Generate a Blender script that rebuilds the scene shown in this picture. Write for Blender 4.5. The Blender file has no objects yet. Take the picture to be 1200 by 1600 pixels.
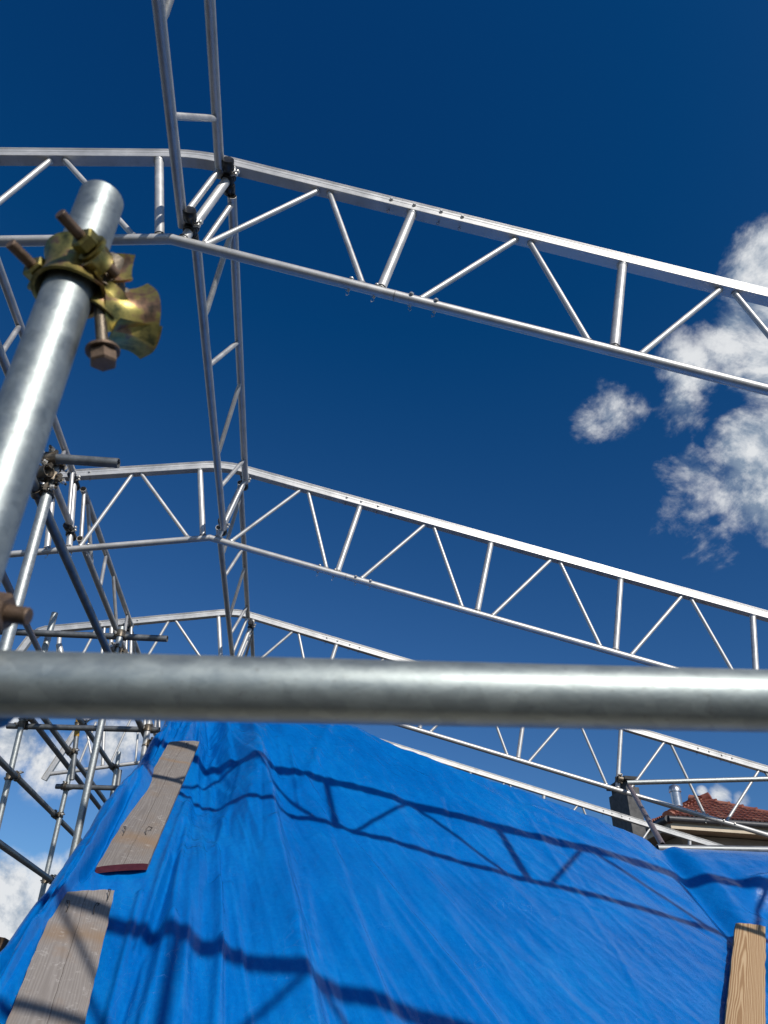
import bpy, math, random
import numpy as np
from mathutils import Vector, Matrix

# ---------------------------------------------------------------- camera, world, sun
H = 9.5                                  # eye height above the ground
SC = bpy.context.scene
COL = SC.collection
random.seed(7)
RNG = np.random.default_rng(7)

cam_d = bpy.data.cameras.new('camera'); cam = bpy.data.objects.new('camera', cam_d); COL.objects.link(cam)
R_ = Vector((0.991129, -0.127622, 0.037099)); U_ = Vector((-0.103765, -0.568643, 0.816014)); F_ = Vector((0.083045, 0.812624, 0.576841))
cm = Matrix(((R_.x, U_.x, -F_.x, 0), (R_.y, U_.y, -F_.y, 0), (R_.z, U_.z, -F_.z, H), (0, 0, 0, 1)))
cam.matrix_world = cm
cam_d.sensor_fit = 'VERTICAL'; cam_d.sensor_height = 36.0; cam_d.sensor_width = 27.0
cam_d.lens = 36.0 * 1128.87 / 1600.0
cam_d.clip_start = 0.05; cam_d.clip_end = 4000
cam_d.dof.use_dof = True; cam_d.dof.focus_distance = 4.6; cam_d.dof.aperture_fstop = 9.0
SC.camera = cam

SUN = Vector((0.347, -0.735, 0.583)).normalized()
sun_d = bpy.data.lights.new('sun', 'SUN'); sun_d.energy = 4.2; sun_d.angle = math.radians(0.53); sun_d.color = (1.0, 0.955, 0.88)
sun = bpy.data.objects.new('sun', sun_d); COL.objects.link(sun); sun.rotation_euler = SUN.to_track_quat('Z', 'Y').to_euler()
sun.location = (3, -6, H + 6)

world = bpy.data.worlds.new('World'); SC.world = world; world.use_nodes = True
SKY_STRENGTH = 0.085
CLOUDS = [  # direction, radius, weight
    ((0.5055, 0.4659, 0.7262), 0.0754, 1.23),
    ((0.5503, 0.4855, 0.6793), 0.1185, 1.23),
    ((0.4756, 0.54, 0.6944), 0.0539, 1.01),
    ((0.4430, 0.5756, 0.6873), 0.0485, 0.78),
    ((0.4436, 0.62, 0.6472), 0.0431, 0.50),
    ((0.5159, 0.5386, 0.6662), 0.0646, 1.12),
    ((0.5536, 0.6078, 0.5693), 0.0808, 1.23),
    ((0.5843, 0.6093, 0.536), 0.0969, 1.23),
    ((0.5069, 0.6177, 0.6013), 0.0485, 1.01),
    ((0.5183, 0.6542, 0.5508), 0.0539, 0.90),
    ((0.4657, 0.6685, 0.5798), 0.0458, 0.59),
    ((0.4311, 0.6793, 0.5939), 0.0201, 0.38),
    ((0.3529, 0.6527, 0.665), 0.0402, 0.57),
    ((0.3368, 0.6704, 0.656), 0.0314, 0.51),
    ((0.3820, 0.6417, 0.6593), 0.0268, 0.40),
    ((0.4609, 0.6995, 0.5461), 0.0412, 0.40),
    ((0.4257, 0.7301, 0.5345), 0.0183, 0.37),
    ((0.4872, 0.7082, 0.511), 0.0431, 0.34),
    ((-0.3364, 0.9067, 0.2546), 0.0399, 0.90),
    ((-0.2859, 0.9273, 0.2418), 0.0399, 0.90),
    ((-0.2334, 0.9349, 0.2674), 0.0399, 0.85),
    ((-0.2023, 0.9376, 0.2826), 0.0266, 0.80),
    ((-0.2999, 0.9302, 0.2118), 0.0233, 0.45),
    ((-0.3062, 0.9461, 0.1053), 0.0465, 1.10),
    ((-0.2668, 0.9583, 0.1025), 0.0498, 1.10),
    ((-0.2349, 0.9622, 0.1379), 0.0299, 0.95),
    ((-0.2778, 0.9581, 0.0705), 0.0531, 1.10),
    ((-0.2160, 0.9595, 0.1806), 0.0166, 0.60),
    ((0.4995, 0.8341, 0.234), 0.0146, 0.90),
    ((0.5199, 0.823, 0.2291), 0.0120, 0.70),
    ((0.4833, 0.8423, 0.2385), 0.0080, 0.70),
    ((0.75, 0.45, 0.5), 0.28, 0.8), ((0.85, -0.1, 0.5), 0.25, 0.75), ((-0.75, 0.6, 0.25), 0.3, 0.85), ((-0.8, -0.4, 0.4), 0.28, 0.8),  # last blobs: unseen clouds centred outside the view, added to vary reflections
    ((0.2, -0.95, 0.2), 0.3, 0.75), ((-0.4, -0.85, 0.3), 0.25, 0.7), ((0.75, 0.65, 0.1), 0.2, 0.6)]


def build_world():
    nt = world.node_tree; N = nt.nodes; Lk = nt.links; N.clear()
    out = N.new('ShaderNodeOutputWorld'); bg = N.new('ShaderNodeBackground'); bg.inputs['Strength'].default_value = SKY_STRENGTH
    sky = N.new('ShaderNodeTexSky'); sky.sky_type = 'NISHITA'; sky.sun_disc = False
    sky.sun_elevation = math.asin(SUN.z); sky.sun_rotation = math.atan2(SUN.x, SUN.y)
    sky.altitude = 300; sky.air_density = 1.0; sky.dust_density = 0.3; sky.ozone_density = 3.0
    # photo is processed with deep saturated blue: grade the sky as a whole
    mul = N.new('ShaderNodeVectorMath'); mul.operation = 'MULTIPLY_ADD'; mul.inputs[1].default_value = (0.545, 0.765, 1.02); mul.inputs[2].default_value = (-0.305, -0.275, -0.200)
    Lk.new(sky.outputs['Color'], mul.inputs[0])
    mx_ = N.new('ShaderNodeVectorMath'); mx_.operation = 'MAXIMUM'; mx_.inputs[1].default_value = (0.018, 0.3, 1.2); Lk.new(mul.outputs[0], mx_.inputs[0]); mul = mx_
    tc = N.new('ShaderNodeTexCoord')

    def math_(op, a, b=None, c=None, clamp=False):
        n = N.new('ShaderNodeMath'); n.operation = op; n.use_clamp = clamp
        for i, v in enumerate((a, b, c)):
            if v is None: continue
            if isinstance(v, (int, float)): n.inputs[i].default_value = v
            else: Lk.new(v, n.inputs[i])
        return n.outputs[0]

    def noise(scale, detail, rough, off=(0, 0, 0), vec=None, dist=0.0, stretch=(1, 1, 1.35)):
        mp = N.new('ShaderNodeMapping'); mp.inputs['Location'].default_value = off; mp.inputs['Scale'].default_value = stretch
        Lk.new(tc.outputs['Generated'], mp.inputs['Vector'])
        n = N.new('ShaderNodeTexNoise'); n.inputs['Scale'].default_value = scale; n.inputs['Detail'].default_value = detail
        n.inputs['Roughness'].default_value = rough; n.inputs['Distortion'].default_value = dist
        Lk.new(mp.outputs[0], n.inputs['Vector']); return n.outputs['Fac']

    m = None
    for d, r, w in CLOUDS:
        vd = Vector(d).normalized()
        dn = N.new('ShaderNodeVectorMath'); dn.operation = 'DISTANCE'; dn.inputs[1].default_value = vd
        Lk.new(tc.outputs['Generated'], dn.inputs[0])
        q = math_('DIVIDE', dn.outputs['Value'], r)
        q = math_('MULTIPLY', q, q)
        q = math_('MULTIPLY_ADD', q, -w * 0.75, w)
        m = q if m is None else math_('MAXIMUM', m, q)
    m = math_('MAXIMUM', m, 0.0)
    nz = noise(7.5, 12, 0.62, dist=0.35)
    nf = noise(26, 8, 0.62, (3, 1, 2), dist=0.4)
    s = math_('MULTIPLY_ADD', math_('SUBTRACT', nz, 0.5), 1.9, m)
    s = math_('MULTIPLY_ADD', math_('SUBTRACT', nf, 0.5), 0.68, s)
    nff = noise(75, 6, 0.65, (1, 7, 2), dist=0.3)
    s = math_('MULTIPLY_ADD', math_('SUBTRACT', nff, 0.5), 0.28, s)
    gate = math_('MULTIPLY', m, 6.0, clamp=True)
    dens = N.new('ShaderNodeMapRange'); dens.interpolation_type = 'SMOOTHSTEP'
    dens.inputs['From Min'].default_value = 0.16; dens.inputs['From Max'].default_value = 0.90
    Lk.new(s, dens.inputs['Value'])
    d = math_('MULTIPLY', dens.outputs[0], gate)
    # light: denser cores greyer, lumps towards the sun brighter
    off = SUN * 0.02
    nz2 = noise(7.5, 12, 0.62, (off.x, off.y, off.z), dist=0.35)
    rel = math_('MULTIPLY', math_('SUBTRACT', nz, nz2), 5.5)
    nb = noise(5.0, 5, 0.5, (8, 2, 5))
    lum = math_('ADD', math_('MULTIPLY_ADD', nb, 0.9, 0.28), rel)
    lum = math_('MULTIPLY_ADD', math_('SUBTRACT', nf, 0.5), 0.3, lum)
    # low clouds seen against the light side are brighter
    sep = N.new('ShaderNodeSeparateXYZ'); Lk.new(tc.outputs['Generated'], sep.inputs[0])
    low = N.new('ShaderNodeMapRange'); low.inputs['From Min'].default_value = 0.28; low.inputs['From Max'].default_value = 0.08
    low.inputs['To Min'].default_value = 0.0; low.inputs['To Max'].default_value = 0.28; Lk.new(sep.outputs['Z'], low.inputs['Value'])
    lum = math_('ADD', lum, low.outputs[0])
    lumc = N.new('ShaderNodeClamp'); lumc.inputs['Min'].default_value = 0.30; lumc.inputs['Max'].default_value = 1.12; Lk.new(lum, lumc.inputs[0])
    ramp = N.new('ShaderNodeMix'); ramp.data_type = 'RGBA'
    ramp.inputs[6].default_value = (0.25, 0.325, 0.43, 1); ramp.inputs[7].default_value = (0.78, 0.80, 0.82, 1)
    Lk.new(math_('MULTIPLY_ADD', lumc.outputs[0], 1.25, -0.38, clamp=True), ramp.inputs[0])
    cs = N.new('ShaderNodeVectorMath'); cs.operation = 'SCALE'; cs.inputs['Scale'].default_value = 1.0 / SKY_STRENGTH
    Lk.new(ramp.outputs[2], cs.inputs[0])
    mix = N.new('ShaderNodeMix'); mix.data_type = 'RGBA'
    Lk.new(math_('MULTIPLY', d, 0.97), mix.inputs[0]); Lk.new(mul.outputs[0], mix.inputs[6]); Lk.new(cs.outputs[0], mix.inputs[7])
    Lk.new(mix.outputs[2], bg.inputs['Color']); Lk.new(bg.outputs[0], out.inputs['Surface'])
    world.cycles.sampling_method = 'MANUAL'; world.cycles.sample_map_resolution = 1024


build_world()
SC.view_settings.view_transform = 'Standard'; SC.view_settings.look = 'None'
SC.view_settings.exposure = 0.0; SC.view_settings.gamma = 1.0; SC.view_settings.use_curve_mapping = False
SC.render.resolution_x = 768; SC.render.resolution_y = 1024


# ---------------------------------------------------------------- materials
def mat(name):
    m = bpy.data.materials.new(name); m.use_nodes = True
    nt = m.node_tree; b = nt.nodes['Principled BSDF']; return m, nt, b


def nn(nt, t, **kw):
    n = nt.nodes.new(t)
    for k, v in kw.items():
        if k in n.inputs: n.inputs[k].default_value = v
        else: setattr(n, k, v)
    return n


def ramp(nt, src, stops):
    r = nt.nodes.new('ShaderNodeValToRGB'); e = r.color_ramp.elements
    while len(e) < len(stops): e.new(0.5)
    for i, (p, c) in enumerate(stops):
        e[i].position = p; e[i].color = (*c, 1) if len(c) == 3 else c
    nt.links.new(src, r.inputs[0]); return r.outputs[0]


def metal_mat(name, c0, c1, rough=(0.28, 0.5), metallic=0.9, scale=14, spots=0.25, spotc=(0.16, 0.15, 0.14), bump=0.15, spangle=False, stretch=1.0):
    m, nt, b = mat(name); L = nt.links.new
    tc = nn(nt, 'ShaderNodeTexCoord')
    src = tc.outputs['Object']
    if stretch != 1.0:
        mp = nn(nt, 'ShaderNodeMapping'); mp.inputs['Scale'].default_value = (stretch, 1, 1); L(src, mp.inputs[0]); src = mp.outputs[0]
    n1 = nn(nt, 'ShaderNodeTexNoise', Scale=scale, Detail=7.0, Roughness=0.65); L(src, n1.inputs['Vector'])
    col = ramp(nt, n1.outputs['Fac'], [(0.3, c0), (0.7, c1)])
    n2 = nn(nt, 'ShaderNodeTexNoise', Scale=scale * 4.3, Detail=5.0, Roughness=0.7); L(src, n2.inputs['Vector'])
    sp = ramp(nt, n2.outputs['Fac'], [(0.60, (0, 0, 0)), (0.76, (1, 1, 1))])
    if spangle:
        v = nn(nt, 'ShaderNodeTexVoronoi', Scale=110.0); L(src, v.inputs['Vector'])
        mx0 = nn(nt, 'ShaderNodeMix', data_type='RGBA'); mx0.inputs[0].default_value = 0.25
        bw = ramp(nt, v.outputs['Color'], [(0.2, c0), (0.8, (min(1, c1[0] * 1.3), min(1, c1[1] * 1.3), min(1, c1[2] * 1.3)))])
        L(col, mx0.inputs[6]); L(bw, mx0.inputs[7]); col = mx0.outputs[2]
    mul = nn(nt, 'ShaderNodeMath', operation='MULTIPLY'); L(sp, mul.inputs[0]); mul.inputs[1].default_value = spots
    mx = nn(nt, 'ShaderNodeMix', data_type='RGBA'); L(mul.outputs[0], mx.inputs[0]); L(col, mx.inputs[6]); mx.inputs[7].default_value = (*spotc, 1)
    L(mx.outputs[2], b.inputs['Base Color'])
    rr = nn(nt, 'ShaderNodeMapRange'); rr.inputs['From Min'].default_value = 0.3; rr.inputs['From Max'].default_value = 0.7
    rr.inputs['To Min'].default_value = rough[0]; rr.inputs['To Max'].default_value = rough[1]
    L(n1.outputs['Fac'], rr.inputs['Value']); L(rr.outputs[0], b.inputs['Roughness'])
    b.inputs['Metallic'].default_value = metallic
    bp = nn(nt, 'ShaderNodeBump'); bp.inputs['Strength'].default_value = bump; bp.inputs['Distance'].default_value = 0.002
    L(n2.outputs['Fac'], bp.inputs['Height']); L(bp.outputs[0], b.inputs['Normal'])
    return m


M_ALU = metal_mat('aluminium', (0.44, 0.435, 0.42), (0.61, 0.60, 0.585), (0.38, 0.54), 0.48, 9, 0.45, (0.27, 0.25, 0.23), 0.15)
M_ALU_D = metal_mat('aluminium_weathered', (0.38, 0.37, 0.36), (0.54, 0.53, 0.51), (0.38, 0.56), 0.60, 12, 0.55, (0.17, 0.14, 0.13), 0.25)
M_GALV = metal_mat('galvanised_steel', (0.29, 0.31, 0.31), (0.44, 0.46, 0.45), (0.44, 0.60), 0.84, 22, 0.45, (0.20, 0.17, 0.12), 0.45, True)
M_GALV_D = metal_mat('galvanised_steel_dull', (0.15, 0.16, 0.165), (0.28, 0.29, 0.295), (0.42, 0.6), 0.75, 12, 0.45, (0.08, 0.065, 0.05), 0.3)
M_RAIL = metal_mat('galvanised_rail', (0.26, 0.295, 0.295), (0.37, 0.405, 0.39), (0.46, 0.58), 0.84, 60, 0.60, (0.13, 0.115, 0.085), 0.08, True, 0.6)
M_POLE = metal_mat('galvanised_pole', (0.22, 0.25, 0.25), (0.36, 0.39, 0.38), (0.42, 0.58), 0.88, 34, 0.5, (0.14, 0.12, 0.085), 0.12, True)
M_RUSTY = metal_mat('rusty_steel', (0.085, 0.055, 0.038), (0.20, 0.135, 0.09), (0.45, 0.7), 0.5, 30, 0.6, (0.07, 0.04, 0.03), 0.5)
M_COUP = metal_mat('coupler_steel', (0.08, 0.065, 0.05), (0.24, 0.20, 0.15), (0.35, 0.6), 0.75, 40, 0.5, (0.05, 0.03, 0.02), 0.4)
M_BLACK = metal_mat('black_coupler', (0.012, 0.012, 0.012), (0.05, 0.05, 0.05), (0.25, 0.4), 0.4, 30, 0.1, (0.1, 0.1, 0.1), 0.2)
M_WELD = metal_mat('weld', (0.22, 0.21, 0.2), (0.42, 0.41, 0.4), (0.5, 0.7), 0.5, 60, 0.4, (0.1, 0.1, 0.1), 0.6)
M_BOLT = metal_mat('bolt_steel', (0.45, 0.44, 0.41), (0.68, 0.66, 0.62), (0.25, 0.45), 0.6, 50, 0.3, (0.1, 0.09, 0.07), 0.2)
M_PURPLE = metal_mat('reddish_brown_tube', (0.16, 0.12, 0.12), (0.27, 0.22, 0.22), (0.4, 0.6), 0.5, 15, 0.3, (0.1, 0.08, 0.07), 0.3)


def zinc_mat():
    m, nt, b = mat('yellow_zinc'); L = nt.links.new
    tc = nn(nt, 'ShaderNodeTexCoord')
    n1 = nn(nt, 'ShaderNodeTexNoise', Scale=38.0, Detail=5.0, Roughness=0.6); L(tc.outputs['Object'], n1.inputs['Vector'])
    c = ramp(nt, n1.outputs['Fac'], [(0.32, (0.07, 0.075, 0.035)), (0.42, (0.24, 0.21, 0.07)), (0.52, (0.38, 0.31, 0.10)), (0.60, (0.27, 0.16, 0.10)), (0.72, (0.09, 0.07, 0.05))])
    n2 = nn(nt, 'ShaderNodeTexNoise', Scale=120.0, Detail=6.0, Roughness=0.7); L(tc.outputs['Object'], n2.inputs['Vector'])
    sp = ramp(nt, n2.outputs['Fac'], [(0.55, (0, 0, 0)), (0.75, (0.6, 0.6, 0.6))])
    mx = nn(nt, 'ShaderNodeMix', data_type='RGBA'); L(sp, mx.inputs[0]); L(c, mx.inputs[6]); mx.inputs[7].default_value = (0.10, 0.065, 0.045, 1)
    L(mx.outputs[2], b.inputs['Base Color']); b.inputs['Metallic'].default_value = 0.92
    rr = nn(nt, 'ShaderNodeMapRange'); rr.inputs['To Min'].default_value = 0.3; rr.inputs['To Max'].default_value = 0.62
    L(n2.outputs['Fac'], rr.inputs['Value']); L(rr.outputs[0], b.inputs['Roughness'])
    bp = nn(nt, 'ShaderNodeBump'); bp.inputs['Strength'].default_value = 0.25; bp.inputs['Distance'].default_value = 0.001
    L(n2.outputs['Fac'], bp.inputs['Height']); L(bp.outputs[0], b.inputs['Normal'])
    return m


M_ZINC = zinc_mat()


def tarp_mat():
    m, nt, b = mat('blue_tarpaulin'); L = nt.links.new
    tc = nn(nt, 'ShaderNodeTexCoord'); src = tc.outputs['Object']
    mp = nn(nt, 'ShaderNodeMapping'); mp.inputs['Rotation'].default_value = (0, 0, math.radians(-24)); L(src, mp.inputs[0])
    mp2 = nn(nt, 'ShaderNodeMapping'); mp2.inputs['Scale'].default_value = (5, 1.0, 1.0); L(mp.outputs[0], mp2.inputs[0])
    st = nn(nt, 'ShaderNodeTexNoise', Scale=3.2, Detail=6.0, Roughness=0.6); L(mp2.outputs[0], st.inputs['Vector'])
    big = nn(nt, 'ShaderNodeTexNoise', Scale=1.6, Detail=4.0, Roughness=0.55); L(src, big.inputs['Vector'])
    fine = nn(nt, 'ShaderNodeTexNoise', Scale=45.0, Detail=9.0, Roughness=0.82); L(src, fine.inputs['Vector'])
    a1 = nn(nt, 'ShaderNodeMath', operation='MULTIPLY_ADD'); L(st.outputs['Fac'], a1.inputs[0]); a1.inputs[1].default_value = 0.28
    a2 = nn(nt, 'ShaderNodeMath', operation='MULTIPLY_ADD'); L(big.outputs['Fac'], a2.inputs[0]); a2.inputs[1].default_value = 0.35
    a3 = nn(nt, 'ShaderNodeMath', operation='MULTIPLY'); L(fine.outputs['Fac'], a3.inputs[0]); a3.inputs[1].default_value = 0.42
    L(a3.outputs[0], a2.inputs[2]); L(a2.outputs[0], a1.inputs[2])
    col = ramp(nt, a1.outputs[0], [(0.40, (0.0003, 0.094, 0.35)), (0.525, (0.0006, 0.122, 0.42)), (0.66, (0.003, 0.168, 0.49))])
    # pale scuffs and thin white stress creases in the woven sheet
    wv = nn(nt, 'ShaderNodeTexVoronoi', feature='DISTANCE_TO_EDGE', Scale=5.5)
    dm = nn(nt, 'ShaderNodeTexNoise', Scale=4.0, Detail=3.0); L(src, dm.inputs['Vector'])
    ad = nn(nt, 'ShaderNodeVectorMath', operation='MULTIPLY_ADD'); L(dm.outputs['Color'], ad.inputs[0]); ad.inputs[1].default_value = (0.6, 0.6, 0.6); L(mp.outputs[0], ad.inputs[2])
    st2 = nn(nt, 'ShaderNodeMapping'); st2.inputs['Scale'].default_value = (2.2, 0.7, 1); L(ad.outputs[0], st2.inputs[0]); L(st2.outputs[0], wv.inputs['Vector'])
    cr = ramp(nt, wv.outputs['Distance'], [(0.0, (1, 1, 1)), (0.012, (0, 0, 0))])
    gate = ramp(nt, dm.outputs['Fac'], [(0.50, (0, 0, 0)), (0.68, (1, 1, 1))])
    g = nn(nt, 'ShaderNodeMath', operation='MULTIPLY'); L(cr, g.inputs[0]); L(gate, g.inputs[1])
    g2 = nn(nt, 'ShaderNodeMath', operation='MULTIPLY'); L(g.outputs[0], g2.inputs[0]); g2.inputs[1].default_value = 0.22
    mx = nn(nt, 'ShaderNodeMix', data_type='RGBA'); L(g2.outputs[0], mx.inputs[0]); L(col, mx.inputs[6]); mx.inputs[7].default_value = (0.16, 0.36, 0.72, 1)
    # scattered pale dust specks
    sp = nn(nt, 'ShaderNodeTexNoise', Scale=190.0, Detail=2.0, Roughness=0.5); L(src, sp.inputs['Vector'])
    spm = ramp(nt, sp.outputs['Fac'], [(0.74, (0, 0, 0)), (0.80, (1, 1, 1))])
    mx2 = nn(nt, 'ShaderNodeMix', data_type='RGBA'); L(mx.outputs[2], mx2.inputs[6]); mx2.inputs[7].default_value = (0.3, 0.45, 0.7, 1)
    g3 = nn(nt, 'ShaderNodeMath', operation='MULTIPLY'); L(spm, g3.inputs[0]); g3.inputs[1].default_value = 0.5; L(g3.outputs[0], mx2.inputs[0])
    L(mx2.outputs[2], b.inputs['Base Color'])
    b.inputs['Roughness'].default_value = 0.22; b.inputs['Specular IOR Level'].default_value = 0.40
    # relief: weave plus crinkle
    w1 = nn(nt, 'ShaderNodeTexWave', bands_direction='X', Scale=150.0, Distortion=1.5); w1.inputs['Detail'].default_value = 2.0; L(mp.outputs[0], w1.inputs['Vector'])
    w2 = nn(nt, 'ShaderNodeTexWave', bands_direction='Y', Scale=150.0, Distortion=1.5); w2.inputs['Detail'].default_value = 2.0; L(mp.outputs[0], w2.inputs['Vector'])
    ws = nn(nt, 'ShaderNodeMath', operation='ADD'); L(w1.outputs['Fac'], ws.inputs[0]); L(w2.outputs['Fac'], ws.inputs[1])
    cn = nn(nt, 'ShaderNodeTexNoise', Scale=16.0, Detail=9.0, Roughness=0.68); cn.inputs['Distortion'].default_value = 0.6; L(mp2.outputs[0], cn.inputs['Vector'])
    cn2 = nn(nt, 'ShaderNodeTexNoise', Scale=12.0, Detail=8.0, Roughness=0.6); L(src, cn2.inputs['Vector'])
    b1 = nn(nt, 'ShaderNodeBump'); b1.inputs['Strength'].default_value = 0.07; b1.inputs['Distance'].default_value = 0.003; L(ws.outputs[0], b1.inputs['Height'])
    b2 = nn(nt, 'ShaderNodeBump'); b2.inputs['Strength'].default_value = 0.26; b2.inputs['Distance'].default_value = 0.02; L(cn2.outputs['Fac'], b2.inputs['Height']); L(b1.outputs[0], b2.inputs['Normal'])
    b3 = nn(nt, 'ShaderNodeBump'); b3.inputs['Strength'].default_value = 0.16; b3.inputs['Distance'].default_value = 0.012; L(cn.outputs['Fac'], b3.inputs['Height']); L(b2.outputs[0], b3.inputs['Normal'])
    b4 = nn(nt, 'ShaderNodeBump'); b4.inputs['Strength'].default_value = 0.35; b4.inputs['Distance'].default_value = 0.003; L(g.outputs[0], b4.inputs['Height']); L(b3.outputs[0], b4.inputs['Normal'])
    L(b4.outputs[0], b.inputs['Normal'])
    return m


M_TARP = tarp_mat()


def wood_mat(name, dark, mid, light, ring=7.0, grain=0.5, stain=None, knots=True, bands=()):
    m, nt, b = mat(name); L = nt.links.new
    tc = nn(nt, 'ShaderNodeTexCoord'); src = tc.outputs['Object']
    mp = nn(nt, 'ShaderNodeMapping'); mp.inputs['Scale'].default_value = (1.0, 0.10, 1.0); L(src, mp.inputs[0])
    ds = nn(nt, 'ShaderNodeTexNoise', Scale=9.0, Detail=3.0, Roughness=0.5); L(mp.outputs[0], ds.inputs['Vector'])
    ad = nn(nt, 'ShaderNodeVectorMath', operation='MULTIPLY_ADD'); L(ds.outputs['Color'], ad.inputs[0]); ad.inputs[1].default_value = (0.05, 0.02, 0.05); L(mp.outputs[0], ad.inputs[2])
    w = nn(nt, 'ShaderNodeTexWave', wave_type='RINGS', rings_direction='Y', Scale=ring * 5.0, Distortion=1.2); w.inputs['Detail'].default_value = 2.0
    L(ad.outputs[0], w.inputs['Vector'])
    mp3 = nn(nt, 'ShaderNodeMapping'); mp3.inputs['Scale'].default_value = (1.0, 0.03, 1.0); L(src, mp3.inputs[0])
    f = nn(nt, 'ShaderNodeTexNoise', Scale=260.0, Detail=4.0, Roughness=0.7); L(mp3.outputs[0], f.inputs['Vector'])
    s = nn(nt, 'ShaderNodeMath', operation='MULTIPLY_ADD'); L(w.outputs['Fac'], s.inputs[0]); s.inputs[1].default_value = grain
    f2 = nn(nt, 'ShaderNodeMath', operation='MULTIPLY'); L(f.outputs['Fac'], f2.inputs[0]); f2.inputs[1].default_value = 0.6; L(f2.outputs[0], s.inputs[2])
    col = ramp(nt, s.outputs[0], [(0.15, light), (0.45, mid), (0.85, dark)])
    if stain:
        st = nn(nt, 'ShaderNodeTexNoise', Scale=3.5, Detail=7.0, Roughness=0.7); L(src, st.inputs['Vector'])
        r = ramp(nt, st.outputs['Fac'], [(0.50, (0, 0, 0)), (0.70, (0.8, 0.8, 0.8))])
        mx = nn(nt, 'ShaderNodeMix', data_type='RGBA'); L(r, mx.inputs[0]); L(col, mx.inputs[6]); mx.inputs[7].default_value = (*stain, 1); col = mx.outputs[2]
        s2 = nn(nt, 'ShaderNodeTexNoise', Scale=38.0, Detail=7.0, Roughness=0.75); L(src, s2.inputs['Vector'])
        r2 = ramp(nt, s2.outputs['Fac'], [(0.58, (0, 0, 0)), (0.72, (0.55, 0.55, 0.55))])
        mx2 = nn(nt, 'ShaderNodeMix', data_type='RGBA'); L(r2, mx2.inputs[0]); L(col, mx2.inputs[6]); mx2.inputs[7].default_value = (0.52, 0.49, 0.46, 1); col = mx2.outputs[2]
    if bands:      # rubbed tan bands, split along the heart and pale scuffs
        sx = nn(nt, 'ShaderNodeSeparateXYZ'); L(src, sx.inputs[0])
        wob = nn(nt, 'ShaderNodeTexNoise', Scale=5.0, Detail=5.0, Roughness=0.6); L(src, wob.inputs['Vector'])
        yy = nn(nt, 'ShaderNodeMath', operation='MULTIPLY_ADD'); L(wob.outputs['Fac'], yy.inputs[0]); yy.inputs[1].default_value = 0.16; L(sx.outputs['Y'], yy.inputs[2])
        for y0, hw in bands:
            e = nn(nt, 'ShaderNodeMath', operation='SUBTRACT'); L(yy.outputs[0], e.inputs[0]); e.inputs[1].default_value = y0 + .08
            e2 = nn(nt, 'ShaderNodeMath', operation='ABSOLUTE'); L(e.outputs[0], e2.inputs[0])
            e3 = nn(nt, 'ShaderNodeMapRange'); e3.inputs['From Min'].default_value = hw; e3.inputs['From Max'].default_value = hw * .1; e3.inputs['To Max'].default_value = .6; L(e2.outputs[0], e3.inputs['Value'])
            mb_ = nn(nt, 'ShaderNodeMix', data_type='RGBA'); L(e3.outputs[0], mb_.inputs[0]); L(col, mb_.inputs[6]); mb_.inputs[7].default_value = (0.235, 0.15, 0.085, 1); col = mb_.outputs[2]
        xx = nn(nt, 'ShaderNodeMath', operation='MULTIPLY_ADD'); L(wob.outputs['Fac'], xx.inputs[0]); xx.inputs[1].default_value = 0.022; L(sx.outputs['X'], xx.inputs[2])
        x2 = nn(nt, 'ShaderNodeMath', operation='SUBTRACT'); L(xx.outputs[0], x2.inputs[0]); x2.inputs[1].default_value = 0.013
        x3 = nn(nt, 'ShaderNodeMath', operation='ABSOLUTE'); L(x2.outputs[0], x3.inputs[0])
        x4 = nn(nt, 'ShaderNodeMapRange'); x4.inputs['From Min'].default_value = .0014; x4.inputs['From Max'].default_value = .0004; L(x3.outputs[0], x4.inputs['Value'])
        mc = nn(nt, 'ShaderNodeMix', data_type='RGBA'); L(x4.outputs[0], mc.inputs[0]); L(col, mc.inputs[6]); mc.inputs[7].default_value = (0.07, 0.055, 0.045, 1); col = mc.outputs[2]
        ms = nn(nt, 'ShaderNodeMapping'); ms.inputs['Scale'].default_value = (1, 2.4, 1); ms.inputs['Rotation'].default_value = (0, 0, .5); L(src, ms.inputs[0])
        sc_ = nn(nt, 'ShaderNodeTexNoise', Scale=14.0, Detail=6.0, Roughness=0.7); sc_.inputs['Distortion'].default_value = 1.2; L(ms.outputs[0], sc_.inputs['Vector'])
        rs_ = ramp(nt, sc_.outputs['Fac'], [(0.60, (0, 0, 0)), (0.70, (0.6, 0.6, 0.6))])
        md = nn(nt, 'ShaderNodeMix', data_type='RGBA'); L(rs_, md.inputs[0]); L(col, md.inputs[6]); md.inputs[7].default_value = (0.42, 0.39, 0.36, 1); col = md.outputs[2]
    if knots:
        kv = nn(nt, 'ShaderNodeTexVoronoi', Scale=2.6); mpk = nn(nt, 'ShaderNodeMapping'); mpk.inputs['Scale'].default_value = (2.2, 1.0, 0.3); L(src, mpk.inputs[0]); L(mpk.outputs[0], kv.inputs['Vector'])
        kr = ramp(nt, kv.outputs['Distance'], [(0.04, (0.85, 0.85, 0.85)), (0.075, (0, 0, 0))])
        mk = nn(nt, 'ShaderNodeMix', data_type='RGBA'); L(kr, mk.inputs[0]); L(col, mk.inputs[6]); mk.inputs[7].default_value = (dark[0] * .55, dark[1] * .5, dark[2] * .5, 1); col = mk.outputs[2]
    L(col, b.inputs['Base Color']); b.inputs['Roughness'].default_value = 0.75
    b.inputs['Specular IOR Level'].default_value = 0.25
    bp = nn(nt, 'ShaderNodeBump'); bp.inputs['Strength'].default_value = 0.3; bp.inputs['Distance'].default_value = 0.0012
    L(s.outputs[0], bp.inputs['Height']); L(bp.outputs[0], b.inputs['Normal'])
    return m


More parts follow.
